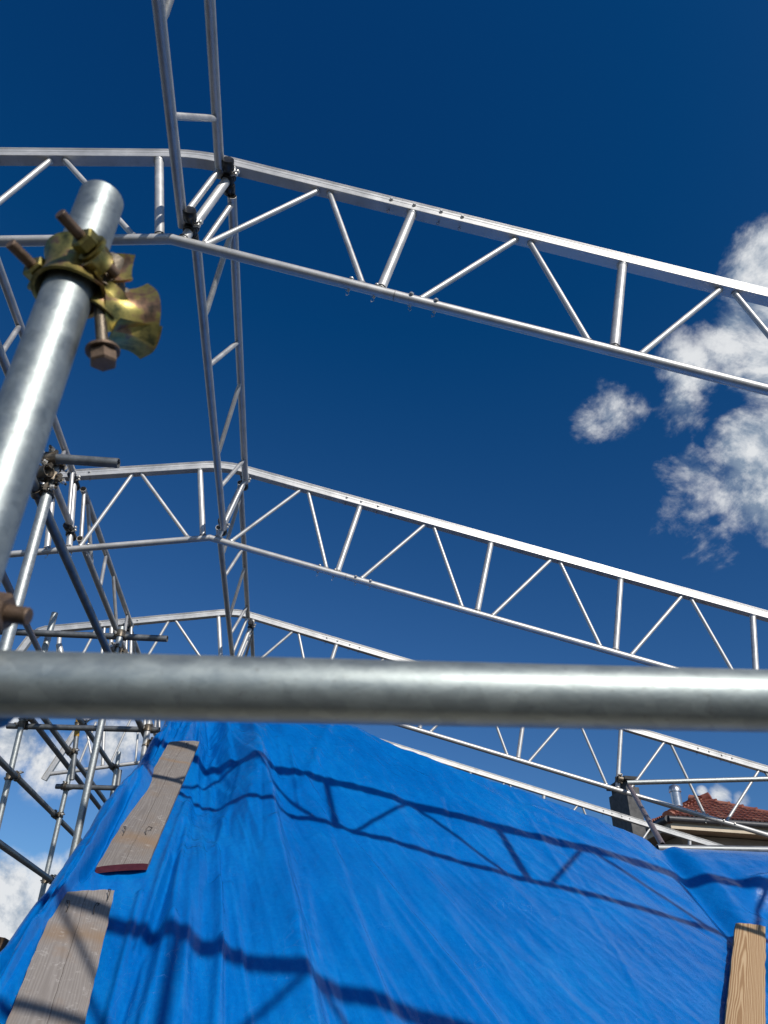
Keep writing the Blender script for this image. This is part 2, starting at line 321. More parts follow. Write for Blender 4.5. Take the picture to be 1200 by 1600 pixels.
M_WOOD_OLD = wood_mat('weathered_board', (0.15, 0.13, 0.115), (0.215, 0.19, 0.172), (0.28, 0.252, 0.23), 13.0, 0.22, (0.22, 0.15, 0.10), True, ((0.80, .06),))
M_WOOD_OLD_HIGH = wood_mat('weathered_board_upper', (0.12, 0.104, 0.092), (0.18, 0.158, 0.142), (0.25, 0.224, 0.203), 13.0, 0.22, (0.20, 0.145, 0.10), True, ((0.24, .075), (1.2, .03)))
M_WOOD_NEW = wood_mat('fresh_pine', (0.27, 0.16, 0.08), (0.40, 0.27, 0.15), (0.47, 0.34, 0.21), 11.0, 0.72, None)
M_WOOD_BROWN = wood_mat('brown_board', (0.07, 0.04, 0.02), (0.15, 0.09, 0.05), (0.22, 0.14, 0.08), 6.0, 0.5, None)


def plain(name, c0, c1, scale=6.0, rough=0.8, bump=0.3, dist=0.01, metallic=0.0):
    m, nt, b = mat(name); L = nt.links.new
    tc = nn(nt, 'ShaderNodeTexCoord')
    n1 = nn(nt, 'ShaderNodeTexNoise', Scale=scale, Detail=8.0, Roughness=0.65); L(tc.outputs['Object'], n1.inputs['Vector'])
    L(ramp(nt, n1.outputs['Fac'], [(0.3, c0), (0.7, c1)]), b.inputs['Base Color'])
    b.inputs['Roughness'].default_value = rough; b.inputs['Metallic'].default_value = metallic
    bp = nn(nt, 'ShaderNodeBump'); bp.inputs['Strength'].default_value = bump; bp.inputs['Distance'].default_value = dist
    L(n1.outputs['Fac'], bp.inputs['Height']); L(bp.outputs[0], b.inputs['Normal'])
    return m


M_GROUND = plain('yard_ground', (0.028, 0.029, 0.03), (0.055, 0.054, 0.052), 0.6, 0.9, 0.4, 0.05)
M_PLASTER = plain('pale_plaster', (0.42, 0.36, 0.27), (0.52, 0.46, 0.36), 3.0)
M_WALL_BR = plain('brown_plaster', (0.27, 0.20, 0.14), (0.37, 0.28, 0.20), 3.0)
M_FASCIA = plain('cream_fascia', (0.52, 0.42, 0.30), (0.64, 0.54, 0.40), 4.0, 0.6)
M_GUTTER = plain('dark_gutter', (0.025, 0.025, 0.028), (0.05, 0.05, 0.055), 8.0, 0.45)
M_CONC = plain('grey_render', (0.055, 0.055, 0.055), (0.15, 0.145, 0.14), 9.0, 0.9)
M_CONC_D = plain('sooty_cap', (0.03, 0.03, 0.03), (0.07, 0.07, 0.07), 9.0, 0.9)
M_FLUE = metal_mat('stainless_flue', (0.5, 0.5, 0.5), (0.65, 0.65, 0.65), (0.25, 0.35), 0.9, 8, 0.1)
M_WIRE = metal_mat('tie_wire', (0.05, 0.04, 0.03), (0.10, 0.08, 0.06), (0.4, 0.6), 0.7, 30)
M_RED = plain('red_end_paint', (0.10, 0.012, 0.015), (0.17, 0.03, 0.03), 40.0, 0.7)
M_BLUECAP = plain('blue_plastic', (0.004, 0.05, 0.14), (0.008, 0.09, 0.22), 8.0, 0.45)
M_TAPE = plain('amber_tape', (0.35, 0.18, 0.01), (0.5, 0.28, 0.02), 30.0, 0.5)


def tile_mat():
    m, nt, b = mat('clay_tile'); L = nt.links.new
    oi = nn(nt, 'ShaderNodeObjectInfo'); tc = nn(nt, 'ShaderNodeTexCoord')
    n1 = nn(nt, 'ShaderNodeTexNoise', Scale=9.0, Detail=6.0, Roughness=0.7); L(tc.outputs['Object'], n1.inputs['Vector'])
    ad = nn(nt, 'ShaderNodeMath', operation='MULTIPLY_ADD'); L(oi.outputs['Random'], ad.inputs[0]); ad.inputs[1].default_value = 0.55
    h = nn(nt, 'ShaderNodeMath', operation='MULTIPLY'); L(n1.outputs['Fac'], h.inputs[0]); h.inputs[1].default_value = 0.6; L(h.outputs[0], ad.inputs[2])
    L(ramp(nt, ad.outputs[0], [(0.2, (0.13, 0.036, 0.026)), (0.5, (0.24, 0.072, 0.046)), (0.8, (0.31, 0.13, 0.085))]), b.inputs['Base Color'])
    b.inputs['Roughness'].default_value = 0.8; return m


M_TILE = tile_mat()


# ---------------------------------------------------------------- mesh helpers (coordinates are metres from the eye, z is lifted by H on linking)
class MB:
    def __init__(self): self.v = []; self.f = []; self.s = []; self.mi = []

    def add(self, verts, faces, smooth=False, mi=0):
        o = len(self.v); self.v += [tuple(p) for p in verts]
        for f in faces: self.f.append([i + o for i in f]); self.s.append(smooth); self.mi.append(mi)
        return self

    def ring(self, c, x, y, r, n): return [c + x * (r * math.cos(2 * math.pi * i / n)) + y * (r * math.sin(2 * math.pi * i / n)) for i in range(n)]

    def poly(self, pts, r, n=14, caps=True, rs=None, hollow=0.0):
        pts = [Vector(p) for p in pts]; N = len(pts)
        t0 = (pts[1] - pts[0]).normalized(); a = t0.orthogonal().normalized(); rings = []
        for i, p in enumerate(pts):
            if i == 0: t = t0
            elif i == N - 1: t = (pts[-1] - pts[-2]).normalized()
            else: t = ((pts[i + 1] - p).normalized() + (p - pts[i - 1]).normalized()).normalized()
            a = (a - t * a.dot(t)).normalized(); b = t.cross(a); rr = rs[i] if rs else r
            rings.append(self.ring(p, a, b, rr, n))
        V = [q for rg in rings for q in rg]
        Fs = [[i * n + j, i * n + (j + 1) % n, (i + 1) * n + (j + 1) % n, (i + 1) * n + j] for i in range(N - 1) for j in range(n)]
        self.add(V, Fs, True)
        if caps:
            for e, rg, s in ((0, rings[0], -1), (N - 1, rings[-1], 1)):
                if hollow:
                    tt = (pts[1] - pts[0]).normalized() if e == 0 else (pts[-1] - pts[-2]).normalized()
                    c = pts[e]; k = 1 - hollow
                    inn = [c + (q - c) * k for q in rg]; deep = [q - tt * s * 0.12 for q in inn]
                    self.add(rg + inn, [[j, (j + 1) % n, n + (j + 1) % n, n + j][::-s] for j in range(n)])
                    self.add(inn + deep, [[j, (j + 1) % n, n + (j + 1) % n, n + j][::-s] for j in range(n)], True)
                    self.add(deep, [list(range(n))[::s]])
                else: self.add(rg, [list(range(n))[::s]])
        return self

    def tube(self, p, q, r, n=14, **k): return self.poly([p, q], r, n, **k)

    def box(self, c, x, y, z):      # centre and half-axis vectors
        c, x, y, z = map(Vector, (c, x, y, z))
        V = [c + x * a + y * b + z * d for a in (-1, 1) for b in (-1, 1) for d in (-1, 1)]
        return self.add(V, [[0, 1, 3, 2], [4, 6, 7, 5], [0, 4, 5, 1], [2, 3, 7, 6], [0, 2, 6, 4], [1, 5, 7, 3]])

    def hexa(self, c, ax, r, h):
        c = Vector(c); ax = Vector(ax).normalized(); a = ax.orthogonal().normalized(); b = ax.cross(a)
        k = 0.86
        R0 = self.ring(c - ax * h / 2, a, b, r * k, 6); R1 = self.ring(c - ax * h * .36, a, b, r, 6); R2 = self.ring(c + ax * h * .36, a, b, r, 6); R3 = self.ring(c + ax * h / 2, a, b, r * k, 6)
        V = R0 + R1 + R2 + R3
        F = [[i * 6 + j, i * 6 + (j + 1) % 6, (i + 1) * 6 + (j + 1) % 6, (i + 1) * 6 + j] for i in range(3) for j in range(6)]
        return self.add(V, F + [list(range(6))[::-1], list(range(18, 24))])

    def shell(self, c, ax, ref, r, th, a0, a1, w, flare=0.0, n=18, m=7, wave=0.0, bend=0.0):
        """curved plate round an axis; its rims bell outwards by flare, th thick"""
        c = Vector(c); ax = Vector(ax).normalized(); x = Vector(ref); x = (x - ax * x.dot(ax)).normalized(); y = ax.cross(x)
        def P(i, j, o):
            a = math.radians(a0 + (a1 - a0) * i / n); s = 2 * j / m - 1
            e = abs(2 * i / n - 1) ** 4
            rr = r + o + flare * s * s + wave * e + bend * s
            return c + ax * (w * .5 * s * (1 - .12 * e)) + (x * math.cos(a) + y * math.sin(a)) * rr
        V = [P(i, j, 0) for i in range(n + 1) for j in range(m + 1)] + [P(i, j, th) for i in range(n + 1) for j in range(m + 1)]
        K = (n + 1) * (m + 1); id_ = lambda i, j, o=0: i * (m + 1) + j + o * K; F = []
        for i in range(n):
            for j in range(m):
                F.append([id_(i, j), id_(i, j + 1), id_(i + 1, j + 1), id_(i + 1, j)]); F.append([id_(i, j, 1), id_(i + 1, j, 1), id_(i + 1, j + 1, 1), id_(i, j + 1, 1)])
        self.add(V, F, True)
        E = []
        for i in range(n): E += [[id_(i, 0), id_(i + 1, 0), id_(i + 1, 0, 1), id_(i, 0, 1)], [id_(i, m, 1), id_(i + 1, m, 1), id_(i + 1, m), id_(i, m)]]
        for j in range(m): E += [[id_(0, j), id_(0, j, 1), id_(0, j + 1, 1), id_(0, j + 1)], [id_(n, j + 1), id_(n, j + 1, 1), id_(n, j, 1), id_(n, j)]]
        return self.add(V, E)

    def thread(self, p, q, r, pitch=0.0028):
        p = Vector(p); q = Vector(q); L = (q - p).length; k = max(2, int(L / pitch)); pts = []; rs = []
        for i in range(2 * k + 1): pts.append(p.lerp(q, i / (2 * k))); rs.append(r if i % 2 else r * 0.86)
        return self.poly(pts, r, 10, rs=rs)

    def build(self, name, mats, parent=None, origin=None):
        if not isinstance(mats, (list, tuple)): mats = [mats]
        if parent is not None: o = Vector((0, 0, 0)) if parent.get('local') else Vector(parent['org'])
        else: o = Vector(origin) if origin is not None else Vector(np.mean(np.array(self.v), axis=0))
        me = bpy.data.meshes.new(name)
        vs = np.array(self.v, dtype=float) - np.array(o)
        me.from_pydata([tuple(p) for p in vs], [], self.f)
        me.polygons.foreach_set('use_smooth', self.s); me.polygons.foreach_set('material_index', self.mi)
        for m in mats: me.materials.append(m)
        me.update()
        ob = bpy.data.objects.new(name, me); COL.objects.link(ob)
        if parent is not None: ob.parent = parent
        else: ob.location = o + Vector((0, 0, H))
        ob['org'] = tuple(o)
        return ob


def tag(o, label=None, cat=None, group=None, kind=None):
    if label: o['label'] = label
    if cat: o['category'] = cat
    if group: o['group'] = group
    if kind: o['kind'] = kind
    return o


def thing(name, label, cat, loc=(0, 0, 0), group=None, local=False):
    o = bpy.data.objects.new(name, None); COL.objects.link(o); o.empty_display_size = 0.1
    o.location = Vector(loc) + Vector((0, 0, H)); o['org'] = tuple(loc)
    if local: o['local'] = 1
    return tag(o, label, cat, group)


def sub(mb, name, mats, parent):       # sub-part: same coordinates as its parent part
    ob = mb.build(name, mats, None, (0, 0, 0) if parent.parent.get('local') else parent['org']); ob.location = (0, 0, 0); ob.parent = parent
    return ob


def copy_tree(o, parent=None):
    c = o.copy(); COL.objects.link(c)
    if parent is not None: c.parent = parent
    for ch in [k for k in ALLCH.get(o.name, [])]: copy_tree(ch, c)
    return c


def refresh_children():
    ALLCH.clear()
    for o in bpy.data.objects:
        if o.parent: ALLCH.setdefault(o.parent.name, []).append(o)


ALLCH = {}

# ---------------------------------------------------------------- ground and the building under the sheet
gm = MB(); s_ = 900
g = []
for i in range(41):
    for j in range(41): g.append(((i - 20) * s_ / 20, (j - 20) * s_ / 20, -H))
gm.add(g, [[i * 41 + j, (i + 1) * 41 + j, (i + 1) * 41 + j + 1, i * 41 + j + 1] for i in range(40) for j in range(40)])
tag(gm.build('ground', M_GROUND, None, (0, 0, -H)), kind='structure')

# ---------------------------------------------------------------- blue tarpaulin
def vnoise(x, y, seed):
    rg = np.random.default_rng(seed); T = rg.random((256, 256)) * 2 - 1
    xi = np.floor(x).astype(int); yi = np.floor(y).astype(int); fx = x - xi; fy = y - yi
    fx = fx * fx * fx * (fx * (fx * 6 - 15) + 10); fy = fy * fy * fy * (fy * (fy * 6 - 15) + 10)
    g = lambda a, b: T[a % 256, b % 256]
    return (g(xi, yi) * (1 - fx) + g(xi + 1, yi) * fx) * (1 - fy) + (g(xi, yi + 1) * (1 - fx) + g(xi + 1, yi + 1) * fx) * fy


def fbm(x, y, seed, o=4, ridged=False):
    s = 0; a = 1
    for k in range(o):
        n = vnoise(x * 2 ** k + 13.7 * k, y * 2 ** k + 5.1 * k, seed + k)
        s = s + a * (1 - 2 * np.abs(n) if ridged else n); a *= 0.5
    return s


def sm(a, b, x):
    t = np.clip((x - a) / (b - a), 0, 1); return t * t * (3 - 2 * t)


CREASES = [(-0.209, 4.628, -0.116, 4.198, .010, .030), (-0.116, 4.198, -0.08, 3.910, .012, .03), (-0.08, 3.91, 0.071, 3.321, .010, .03), (0.071, 3.321, 0.17, 2.8, .008, .03),
           (-0.321, 3.704, -0.208, 3.176, .012, .020), (-0.208, 3.176, -0.16, 2.7, .012, .02), (0.424, 5.293, 0.654, 4.2, .006, .05), (0.654, 4.2, 0.815, 3.4, .006, .05),
           (-0.55, 4.2, -0.42, 3.2, .022, .022), (-0.42, 3.2, -0.38, 2.6, .022, .022), (-0.47, 4.6, -0.30, 3.5, -.016, .03), (-.49, 3.6, -.46, 2.7, -.02, .018),
           (1.45, 4.9, 1.62, 2.6, .004, .02), (2.3, 4.5, 1.55, 4.75, .012, .05), (2.2, 4.2, 1.2, 4.9, .006, .04), (0.2, 5.2, 0.05, 4.4, .012, .04), (-.62, 5.1, -.52, 4.5, -.02, .03), (-.75, 5.1, -.72, 4.65, .03, .03), (-.55, 5.2, -.40, 4.6, .02, .025)]


CREASES += [(-.72, 5.10, -.50, 4.20, .014, .018), (-.66, 5.15, -.34, 4.30, -.014, .020), (-.58, 5.2, -.22, 4.45, .012, .018), (-.50, 5.2, -.08, 4.5, -.010, .020), (-.80, 5.1, -.78, 4.7, .016, .012),
            (-.70, 5.0, -.66, 4.75, -.016, .012), (-.56, 4.1, -.50, 3.1, .014, .016), (-.52, 3.9, -.40, 2.6, -.014, .018), (-.57, 3.35, -.46, 2.5, .014, .014), (-.48, 3.6, -.28, 2.6, .010, .018),
            (-.845, 4.0, -.82, 3.2, .012, .009), (-.825, 3.9, -.80, 3.3, -.014, .008), (-.86, 3.4, -.84, 2.7, .012, .009)]
_r = np.random.default_rng(5)
for _ in range(46):
    cx_, cy_ = _r.uniform(-.5, 3.2), _r.uniform(2.5, 5.2); an = _r.choice([-1.35, -1.2, -1.0, -.35, -1.55]) + _r.normal(0, .12); ln = _r.uniform(.15, .65)
    CREASES.append((cx_, cy_, cx_ + ln * math.cos(an), cy_ + ln * math.sin(an), _r.choice([-1, 1]) * _r.uniform(.0012, .0032), _r.uniform(.007, .014)))
for _ in range(14):
    cx_, cy_ = _r.uniform(-.5, .1), _r.uniform(3.2, 5.0); an = -1.45 + _r.normal(0, .10); ln = _r.uniform(.4, 1.1)
    CREASES.append((cx_, cy_, cx_ + ln * math.cos(an), cy_ + ln * math.sin(an), _r.choice([-1, 1]) * _r.uniform(.004, .009), _r.uniform(.012, .022)))


def tarp_z(X, Y):
    z = -2.429 - .168 * X + .806 * Y
    z = z - .12 * sm(-.22, -.42, X) * sm(3.5, 4.5, Y)
    q = X + .115 * (Y - 3)
    up = sm(3.0, 4.3, Y)
    def saw(c, a, wl, wr): return a * np.where(q < c, sm(c - wl, c, q), 1 - sm(c, c + wr, q))
    qa = .025 + .125 * (3.9 - Y)
    z = z + saw(qa, .062, .24, .075) - .030 * np.exp(-((q - qa - .15) / .07) ** 2)
    z = z - .065 * up * np.exp(-((q + .36) / .075) ** 2)
    z = z + saw(-.33, .055, .16, .07) * sm(3.9, 3.5, Y)
    qc = -.24 + .10 * (3.7 - Y)
    z = z + saw(qc, .020, .07, .009) * sm(3.8, 3.65, Y)
    z = z + saw(qa + .30, .022, .22, .05) * sm(4.6, 3.9, Y)
    # soft swells over the big face
    z = z + .014 * fbm(X * 1.1 + 3, Y * .9, 11, 3) + .008 * np.sin(q * 11 + 1.3 * np.sin(Y * 1.7)) * np.exp(-np.maximum(q - .1, 0) * .9)
    # drawn folds fanning from the upper left corner
    th = np.arctan2(X + 1.0, 6.2 - Y)
    amp = np.exp(-np.maximum(th - .15, 0) * 2.6)
    z = z + .022 * fbm(th * 26, Y * .7, 31, 4, True) * amp * sm(-.55, -.40, X) + .0016 * fbm(th * 30 + 7, Y * 1.1, 77, 3, True) + .0035 * fbm(X * 3.2 + Y * 1.5, Y * 2.1 - X * .8, 78, 4, True)
    for x1, y1, x2, y2, a, w in CREASES:
        dx, dy = x2 - x1, y2 - y1; L2 = dx * dx + dy * dy
        t = np.clip(((X - x1) * dx + (Y - y1) * dy) / L2, 0, 1); d = np.hypot(X - x1 - t * dx, Y - y1 - t * dy)
        z = z + 1.5 * a * np.exp(-(d / w) ** 2)
    # small crinkles
    z = z + .0030 * fbm(X * 9 + Y * 4, Y * 5 - X * 2, 51, 4, True)
    # right-hand return that climbs to the tube
    cr = (X - 2.355) + (4.744 - Y) * 0.05
    rise = np.maximum(cr, 0)
    z = z + .17 * np.minimum(rise, 1.6) * sm(0, .25, rise) + .012 * sm(0, .2, rise) * fbm(X * 3, Y * 4, 91, 4, True) - .045 * np.exp(-(cr / .055) ** 2) + .030 * np.exp(-((cr - .13) / .06) ** 2) - .02 * np.exp(-((cr - .27 - .2 * (4.5 - Y)) / .05) ** 2)
    zt = .985 - .010 + .030 * (X - 2.4)
    k = sm(2.30, 2.55, X) * sm(4.25, 4.74, Y); z = z * (1 - k) + (zt - .35 * (4.74 - Y)) * k
    z = z + sm(2.5, 2.8, X) * (-.05 * np.exp(-((Y - 4.22 - .25 * (X - 2.6)) / .045) ** 2) + .05 * np.exp(-((Y - 4.33 - .25 * (X - 2.6)) / .05) ** 2))
    # left: flat under the boards, then roll over the verge
    bul = .068 * np.exp(-((X + .80) / .085) ** 2 - ((Y - 4.10) / .22) ** 2) + .07 * np.exp(-((X + .83) / .06) ** 2) * sm(4.9, 3.9, Y) * sm(2.2, 2.9, Y)
    z = z + bul
    z = z - .06 * np.exp(-((X + .803 - .010 * np.sin(Y * 6)) / .011) ** 2) * sm(3.25, 3.4, Y) * sm(4.05, 3.85, Y)
    z = z - .04 * np.exp(-((X + .862) / .012) ** 2) * sm(3.3, 3.1, Y) + .034 * fbm((X + .9) * 26, Y * 1.2, 64, 4, True) * sm(-.80, -.845, X) + .012 * fbm(X * 16, Y * 8, 65, 4, True) * sm(4.55, 4.8, Y) * sm(-.3, -.6, X)
    z = z + .012 * fbm((X + .9) * 22 + Y * 5, Y * 1.3, 63, 3, True) * sm(-.72, -.84, X)
    return z


def smn(a, b, x): return float(sm(a, b, np.array(x)))


def build_tarp():
    NU, NV = 620, 400
    U = np.linspace(0, 1, NU + 1); V = np.linspace(0, 1, NV + 1)
    uu, vv = np.meshgrid(U, V)
    XL = -.875 + .012 * np.sin(vv * 17) - .06 * sm(.72, 1, vv)
    X = XL + (4.6 - XL) * (0.42 * uu + 0.58 * uu ** 1.9)
    top = np.where(X < 2.372, 5.39 - .262 * (X + .0) + .02 * np.sin(X * 5), 5.39 - .262 * 2.372 + .0 + .02 * np.sin(2.372 * 5) - .035 * (X - 2.372))
    top = top - .045 * np.sin(np.clip((X - .3) / 2.07, 0, 1) * np.pi)
    top = top + .10 * np.exp(-((X + .9) / .3) ** 2)
    Y = 1.9 + (top - 1.9) * vv
    Z = tarp_z(X, Y)
    rows_x = [X]; 
    # drape behind the top edge and over the left verge
    Xb, Yb, Zb = X[-1], Y[-1], Z[-1]
    ext = [(0.03, -0.004), (0.07, -.03), (0.10, -.09), (.12, -.25), (.14, -.6)]
    GX = list(X); GY = list(Y); GZ = list(Z)
    for dy, dz in ext:
        GX.append(Xb); GY.append(Yb + dy); GZ.append(Zb + dz + .004 * np.sin(Xb * 23))
    GX = np.array(GX); GY = np.array(GY); GZ = np.array(GZ)
    lx, ly, lz = GX[:, :1], GY[:, :1], GZ[:, :1]
    cols = []
    for dx, dz in [(-.10, -.55), (-.075, -.26), (-.058, -.12), (-.043, -.055), (-.026, -.02), (-.012, -.005)]:
        wv = .02 * np.sin(ly * 7 + dz * 9) * abs(dz) * 2
        cols.append((lx + dx + wv, ly, lz + dz))
    GX = np.hstack([c[0] for c in cols] + [GX]); GY = np.hstack([c[1] for c in cols] + [GY]); GZ = np.hstack([c[2] for c in cols] + [GZ])
    R, C = GX.shape
    me = bpy.data.meshes.new('tarpaulin_sheet')
    co = np.stack([GX, GY, GZ], -1).reshape(-1, 3); o = np.array((-.8, 3.0, 0.0)); co = co - o
    idx = np.arange(R * C).reshape(R, C)
    q = np.stack([idx[:-1, :-1], idx[:-1, 1:], idx[1:, 1:], idx[1:, :-1]], -1).reshape(-1, 4)
    me.vertices.add(R * C); me.vertices.foreach_set('co', co.ravel())
    me.loops.add(q.size); me.loops.foreach_set('vertex_index', q.ravel())
    me.polygons.add(len(q)); me.polygons.foreach_set('loop_start', np.arange(len(q)) * 4); me.polygons.foreach_set('loop_total', np.full(len(q), 4))
    me.polygons.foreach_set('use_smooth', np.ones(len(q), bool)); me.update(); me.validate()
    me.materials.append(M_TARP)
    ob = bpy.data.objects.new('tarpaulin', me); COL.objects.link(ob); ob.location = (o[0], o[1], o[2] + H); ob['org'] = tuple(o)
    tag(ob, 'large creased bright blue tarpaulin covering the roof slope under the trusses', 'tarpaulin')


build_tarp()

# covered building: walls with a sloping top that carries the sheet
bm_ = MB()
def tz(x, y): return -2.429 - .168 * x + .806 * y - .30
bx0, bx1, by0, by1 = -.80, 4.4, 2.0, 4.62
V = [(bx0, by0, -H), (bx1, by0, -H), (bx1, by1, -H), (bx0, by1, -H), (bx0, by0, tz(bx0, by0)), (bx1, by0, tz(bx1, by0)), (bx1, by1, tz(bx1, by1)), (bx0, by1, tz(bx0, by1))]
bm_.add(V, [[0, 1, 5, 4], [1, 2, 6, 5], [2, 3, 7, 6], [3, 0, 4, 7], [4, 5, 6, 7]])
tag(bm_.build('covered_house', M_PLASTER, None, (1.8, 3.3, -H)), 'plastered house whose roof is hidden under the blue tarpaulin', 'house')

# ---------------------------------------------------------------- roof trusses
PITCH = 0.21338; CP, SP = math.cos(PITCH), math.sin(PITCH); HV = 0.69
RC = 0.0242; RB = 0.0142


def L2(s, v, side):      # truss-plane coordinates: s along the slope from the kink, v square to it
    a = s * CP + v * SP
    return Vector((a if side > 0 else -a, 0, -s * SP + v * CP))


def prof_sweep(mb, path, prof):
    """sweep a (y, n) profile along a path in the XZ plane"""
    path = [Vector(p) for p in path]; N = len(path); K = len(prof); V = []
    for i, p in enumerate(path):
        d0 = (path[i] - path[i - 1]).normalized() if i else (path[1] - path[0]).normalized()
        d1 = (path[i + 1] - path[i]).normalized() if i < N - 1 else d0
        t = (d0 + d1).normalized(); nrm = Vector((-t.z, 0, t.x)); k = 1 / max(.3, t.dot(d0))
        for y, n in prof: V.append(p + Vector((0, y, 0)) + nrm * (n * k))
    F = [[i * K + j, (i + 1) * K + j, (i + 1) * K + (j + 1) % K, i * K + (j + 1) % K] for i in range(N - 1) for j in range(K)]
    mb.add(V, F); mb.add(V[:K], [list(range(K))]); mb.add(V[-K:], [list(range(K))[::-1]])


KEDER = [(-.027, -.040), (-.0285, -.038), (-.0285, -.012), (-.027, -.010), (-.027, -.006), (-.0285, -.004), (-.0285, .012), (-.018, .012), (-.018, .017), (-.0285, .017), (-.0285, .021), (-.016, .021), (-.016, .0265), (-.0275, .0265), (-.0275, .030),
         (.0275, .030), (.0275, .0265), (.016, .0265), (.016, .021), (.0285, .021), (.0285, .017), (.018, .017), (.018, .012), (.0285, .012), (.0285, -.004), (.027, -.006), (.027, -.010), (.0285, -.012), (.0285, -.038), (.027, -.040)]


def weld(mb, p, d, r):      # small flared bead where a web member meets a chord
    p = Vector(p); d = Vector(d).normalized()
    mb.poly([p - d * .006, p, p + d * .006], r, 12, caps=False, rs=[r * 1.22, r * 1.16, r * 1.01])


def member(root, name, p, q, r, mt=None, gap0=RC * .7, gap1=.0):
    p = Vector(p); q = Vector(q); d = (q - p).normalized(); a = p + d * gap0; b = q - d * gap1
    m = MB().tube(a, b, r, 14); weld(m, p + d * (gap0 + .012), d, r); weld(m, b - d * .006, -d, r)
    return m.build(name, mt or M_ALU, root)


def make_truss():
    root = thing('roof_truss', '', 'roof truss', local=True, group='roof trusses spanning to the ridge')
    vb = HV - .040           # underside of the top chord
    # top chord
    pts = [L2(2.35, -.06, -1), L2(1.95, .60, -1), L2(1.86, .675, -1)]
    pts += [L2(s, HV, -1) for s in (1.80, 1.075, .25)]
    apex = L2(0, HV, 1); apex.x = 0; apex.z = L2(0, HV, 1).z + (L2(0, HV, 1).x) * math.tan(PITCH)
    A = L2(.02, HV, -1); B = L2(.02, HV, 1)
    for k in range(7):
        t = k / 6; pts.append(A * (1 - t) ** 2 + apex * 2 * t * (1 - t) + B * t * t)
    pts += [L2(s, HV, 1) for s in (.3, 1.07, 3.1, 5.2, 7.2)]
    pts += [L2(7.30, .675, 1), L2(7.40, .60, 1), L2(7.85, -.06, 1)]
    m = MB(); prof_sweep(m, pts, KEDER); tc_ = m.build('top_chord', M_ALU, root)
    # bottom chord
    m = MB().poly([L2(2.30, 0, -1), Vector((0, 0, 0)), L2(7.75, 0, 1)], RC, 18); bc = m.build('bottom_chord', M_ALU, root)
    for s, sd in ((0, 1), (1.075, -1), (1.07, 1), (5.205, 1)):
        d = L2(1, 0, sd) - L2(0, 0, sd); c = L2(s, 0, sd)
        sub(MB().poly([c - d * .002, c + d * .002], RC * 1.03, 18), 'joint_ring', M_WELD, bc)
    # posts (thicker) and braces
    for s, sd in [(.05, -1), (1.0, -1), (1.15, -1), (1.66, -1), (.055, 1), (1.0, 1), (2.08, 1), (3.13, 1), (4.18, 1), (6.25, 1), (7.2, 1)]:
        member(root, 'post', L2(s, 0, sd), L2(s, vb, sd), RC * .93)
    br = [(.15, .50, -1), (.935, .572, -1), (1.26, 1.22, -1), (1.58, 1.30, -1), (1.76, 1.90, -1), (.15, .503, 1), (.925, .568, 1)]
    for p in (1.07, 2.08, 3.13, 4.18, 5.205, 6.25):
        q = {1.07: 2.08, 2.08: 3.13, 3.13: 4.18, 4.18: 5.205, 5.205: 6.25, 6.25: 7.2}[p]
        o = .105; br += [(p + o, (p + q) / 2 - .037, 1), (q - o, (p + q) / 2 + .037, 1)]
    for lo, hi, sd in br: member(root, 'brace', L2(lo, 0, sd), L2(hi, vb if hi < 1.85 or sd > 0 else .62, sd), RB)
    member(root, 'brace', L2(1.95, .06, -1), L2(1.76, .60, -1), RB)
    # spigot joints: bolts on the side of the top chord, pins with spring clips on the bottom chord
    for js, sd in ((1.07, 1), (5.205, 1), (1.075, -1)):
        for k, ds in enumerate((-.19, -.07, .07, .18)):
            c = L2(js + ds, HV - .006, sd)
            b = MB().tube(c + Vector((0, -.0365, 0)), c + Vector((0, .0365, 0)), .0055, 8)
            b.poly([c + Vector((0, -.040, 0)), c + Vector((0, -.033, 0)), c + Vector((0, -.029, 0))], .010, 10, rs=[.006, .0095, .010])
            o = b.build('bolt', M_BOLT, root)
            u = L2(js + ds, HV - .042, sd); w = L2(js + ds, HV - .075, sd)
            sub(MB().poly([u, u.lerp(w, .5) + Vector((.006, 0, 0)), w, u.lerp(w, .5) - Vector((.008, 0, 0)), u + Vector((.002, .003, 0))], .0014, 5), 'spring_clip', M_WIRE, o)
        for k, ds in enumerate((-.21, -.09, .075, .19)):
            c = L2(js + ds, 0, sd); nrm = (L2(0, 1, sd)).normalized() if k < 2 else Vector((0, -1, .35)).normalized()
            nrm = Vector((nrm.x, nrm.y - (.8 if k < 2 else 0), nrm.z)).normalized()
            b = MB().tube(c - nrm * .034, c + nrm * .033, .006, 8); b.poly([c + nrm * .026, c + nrm * .031, c + nrm * .035], .0105, 10, rs=[.0105, .0105, .006])
            o = b.build('pin', M_BOLT, root)
            u = c - nrm * .034; dn = Vector((random.uniform(-.01, .01), 0, -.03))
            sub(MB().poly([u + Vector((-.012, 0, .008)), u, u + dn * .6 + Vector((.006, 0, 0)), u + dn + Vector((-.003, 0, 0)), u + dn * .4 - Vector((.008, 0, 0))], .0015, 5), 'spring_clip', M_BOLT, o)
    return root


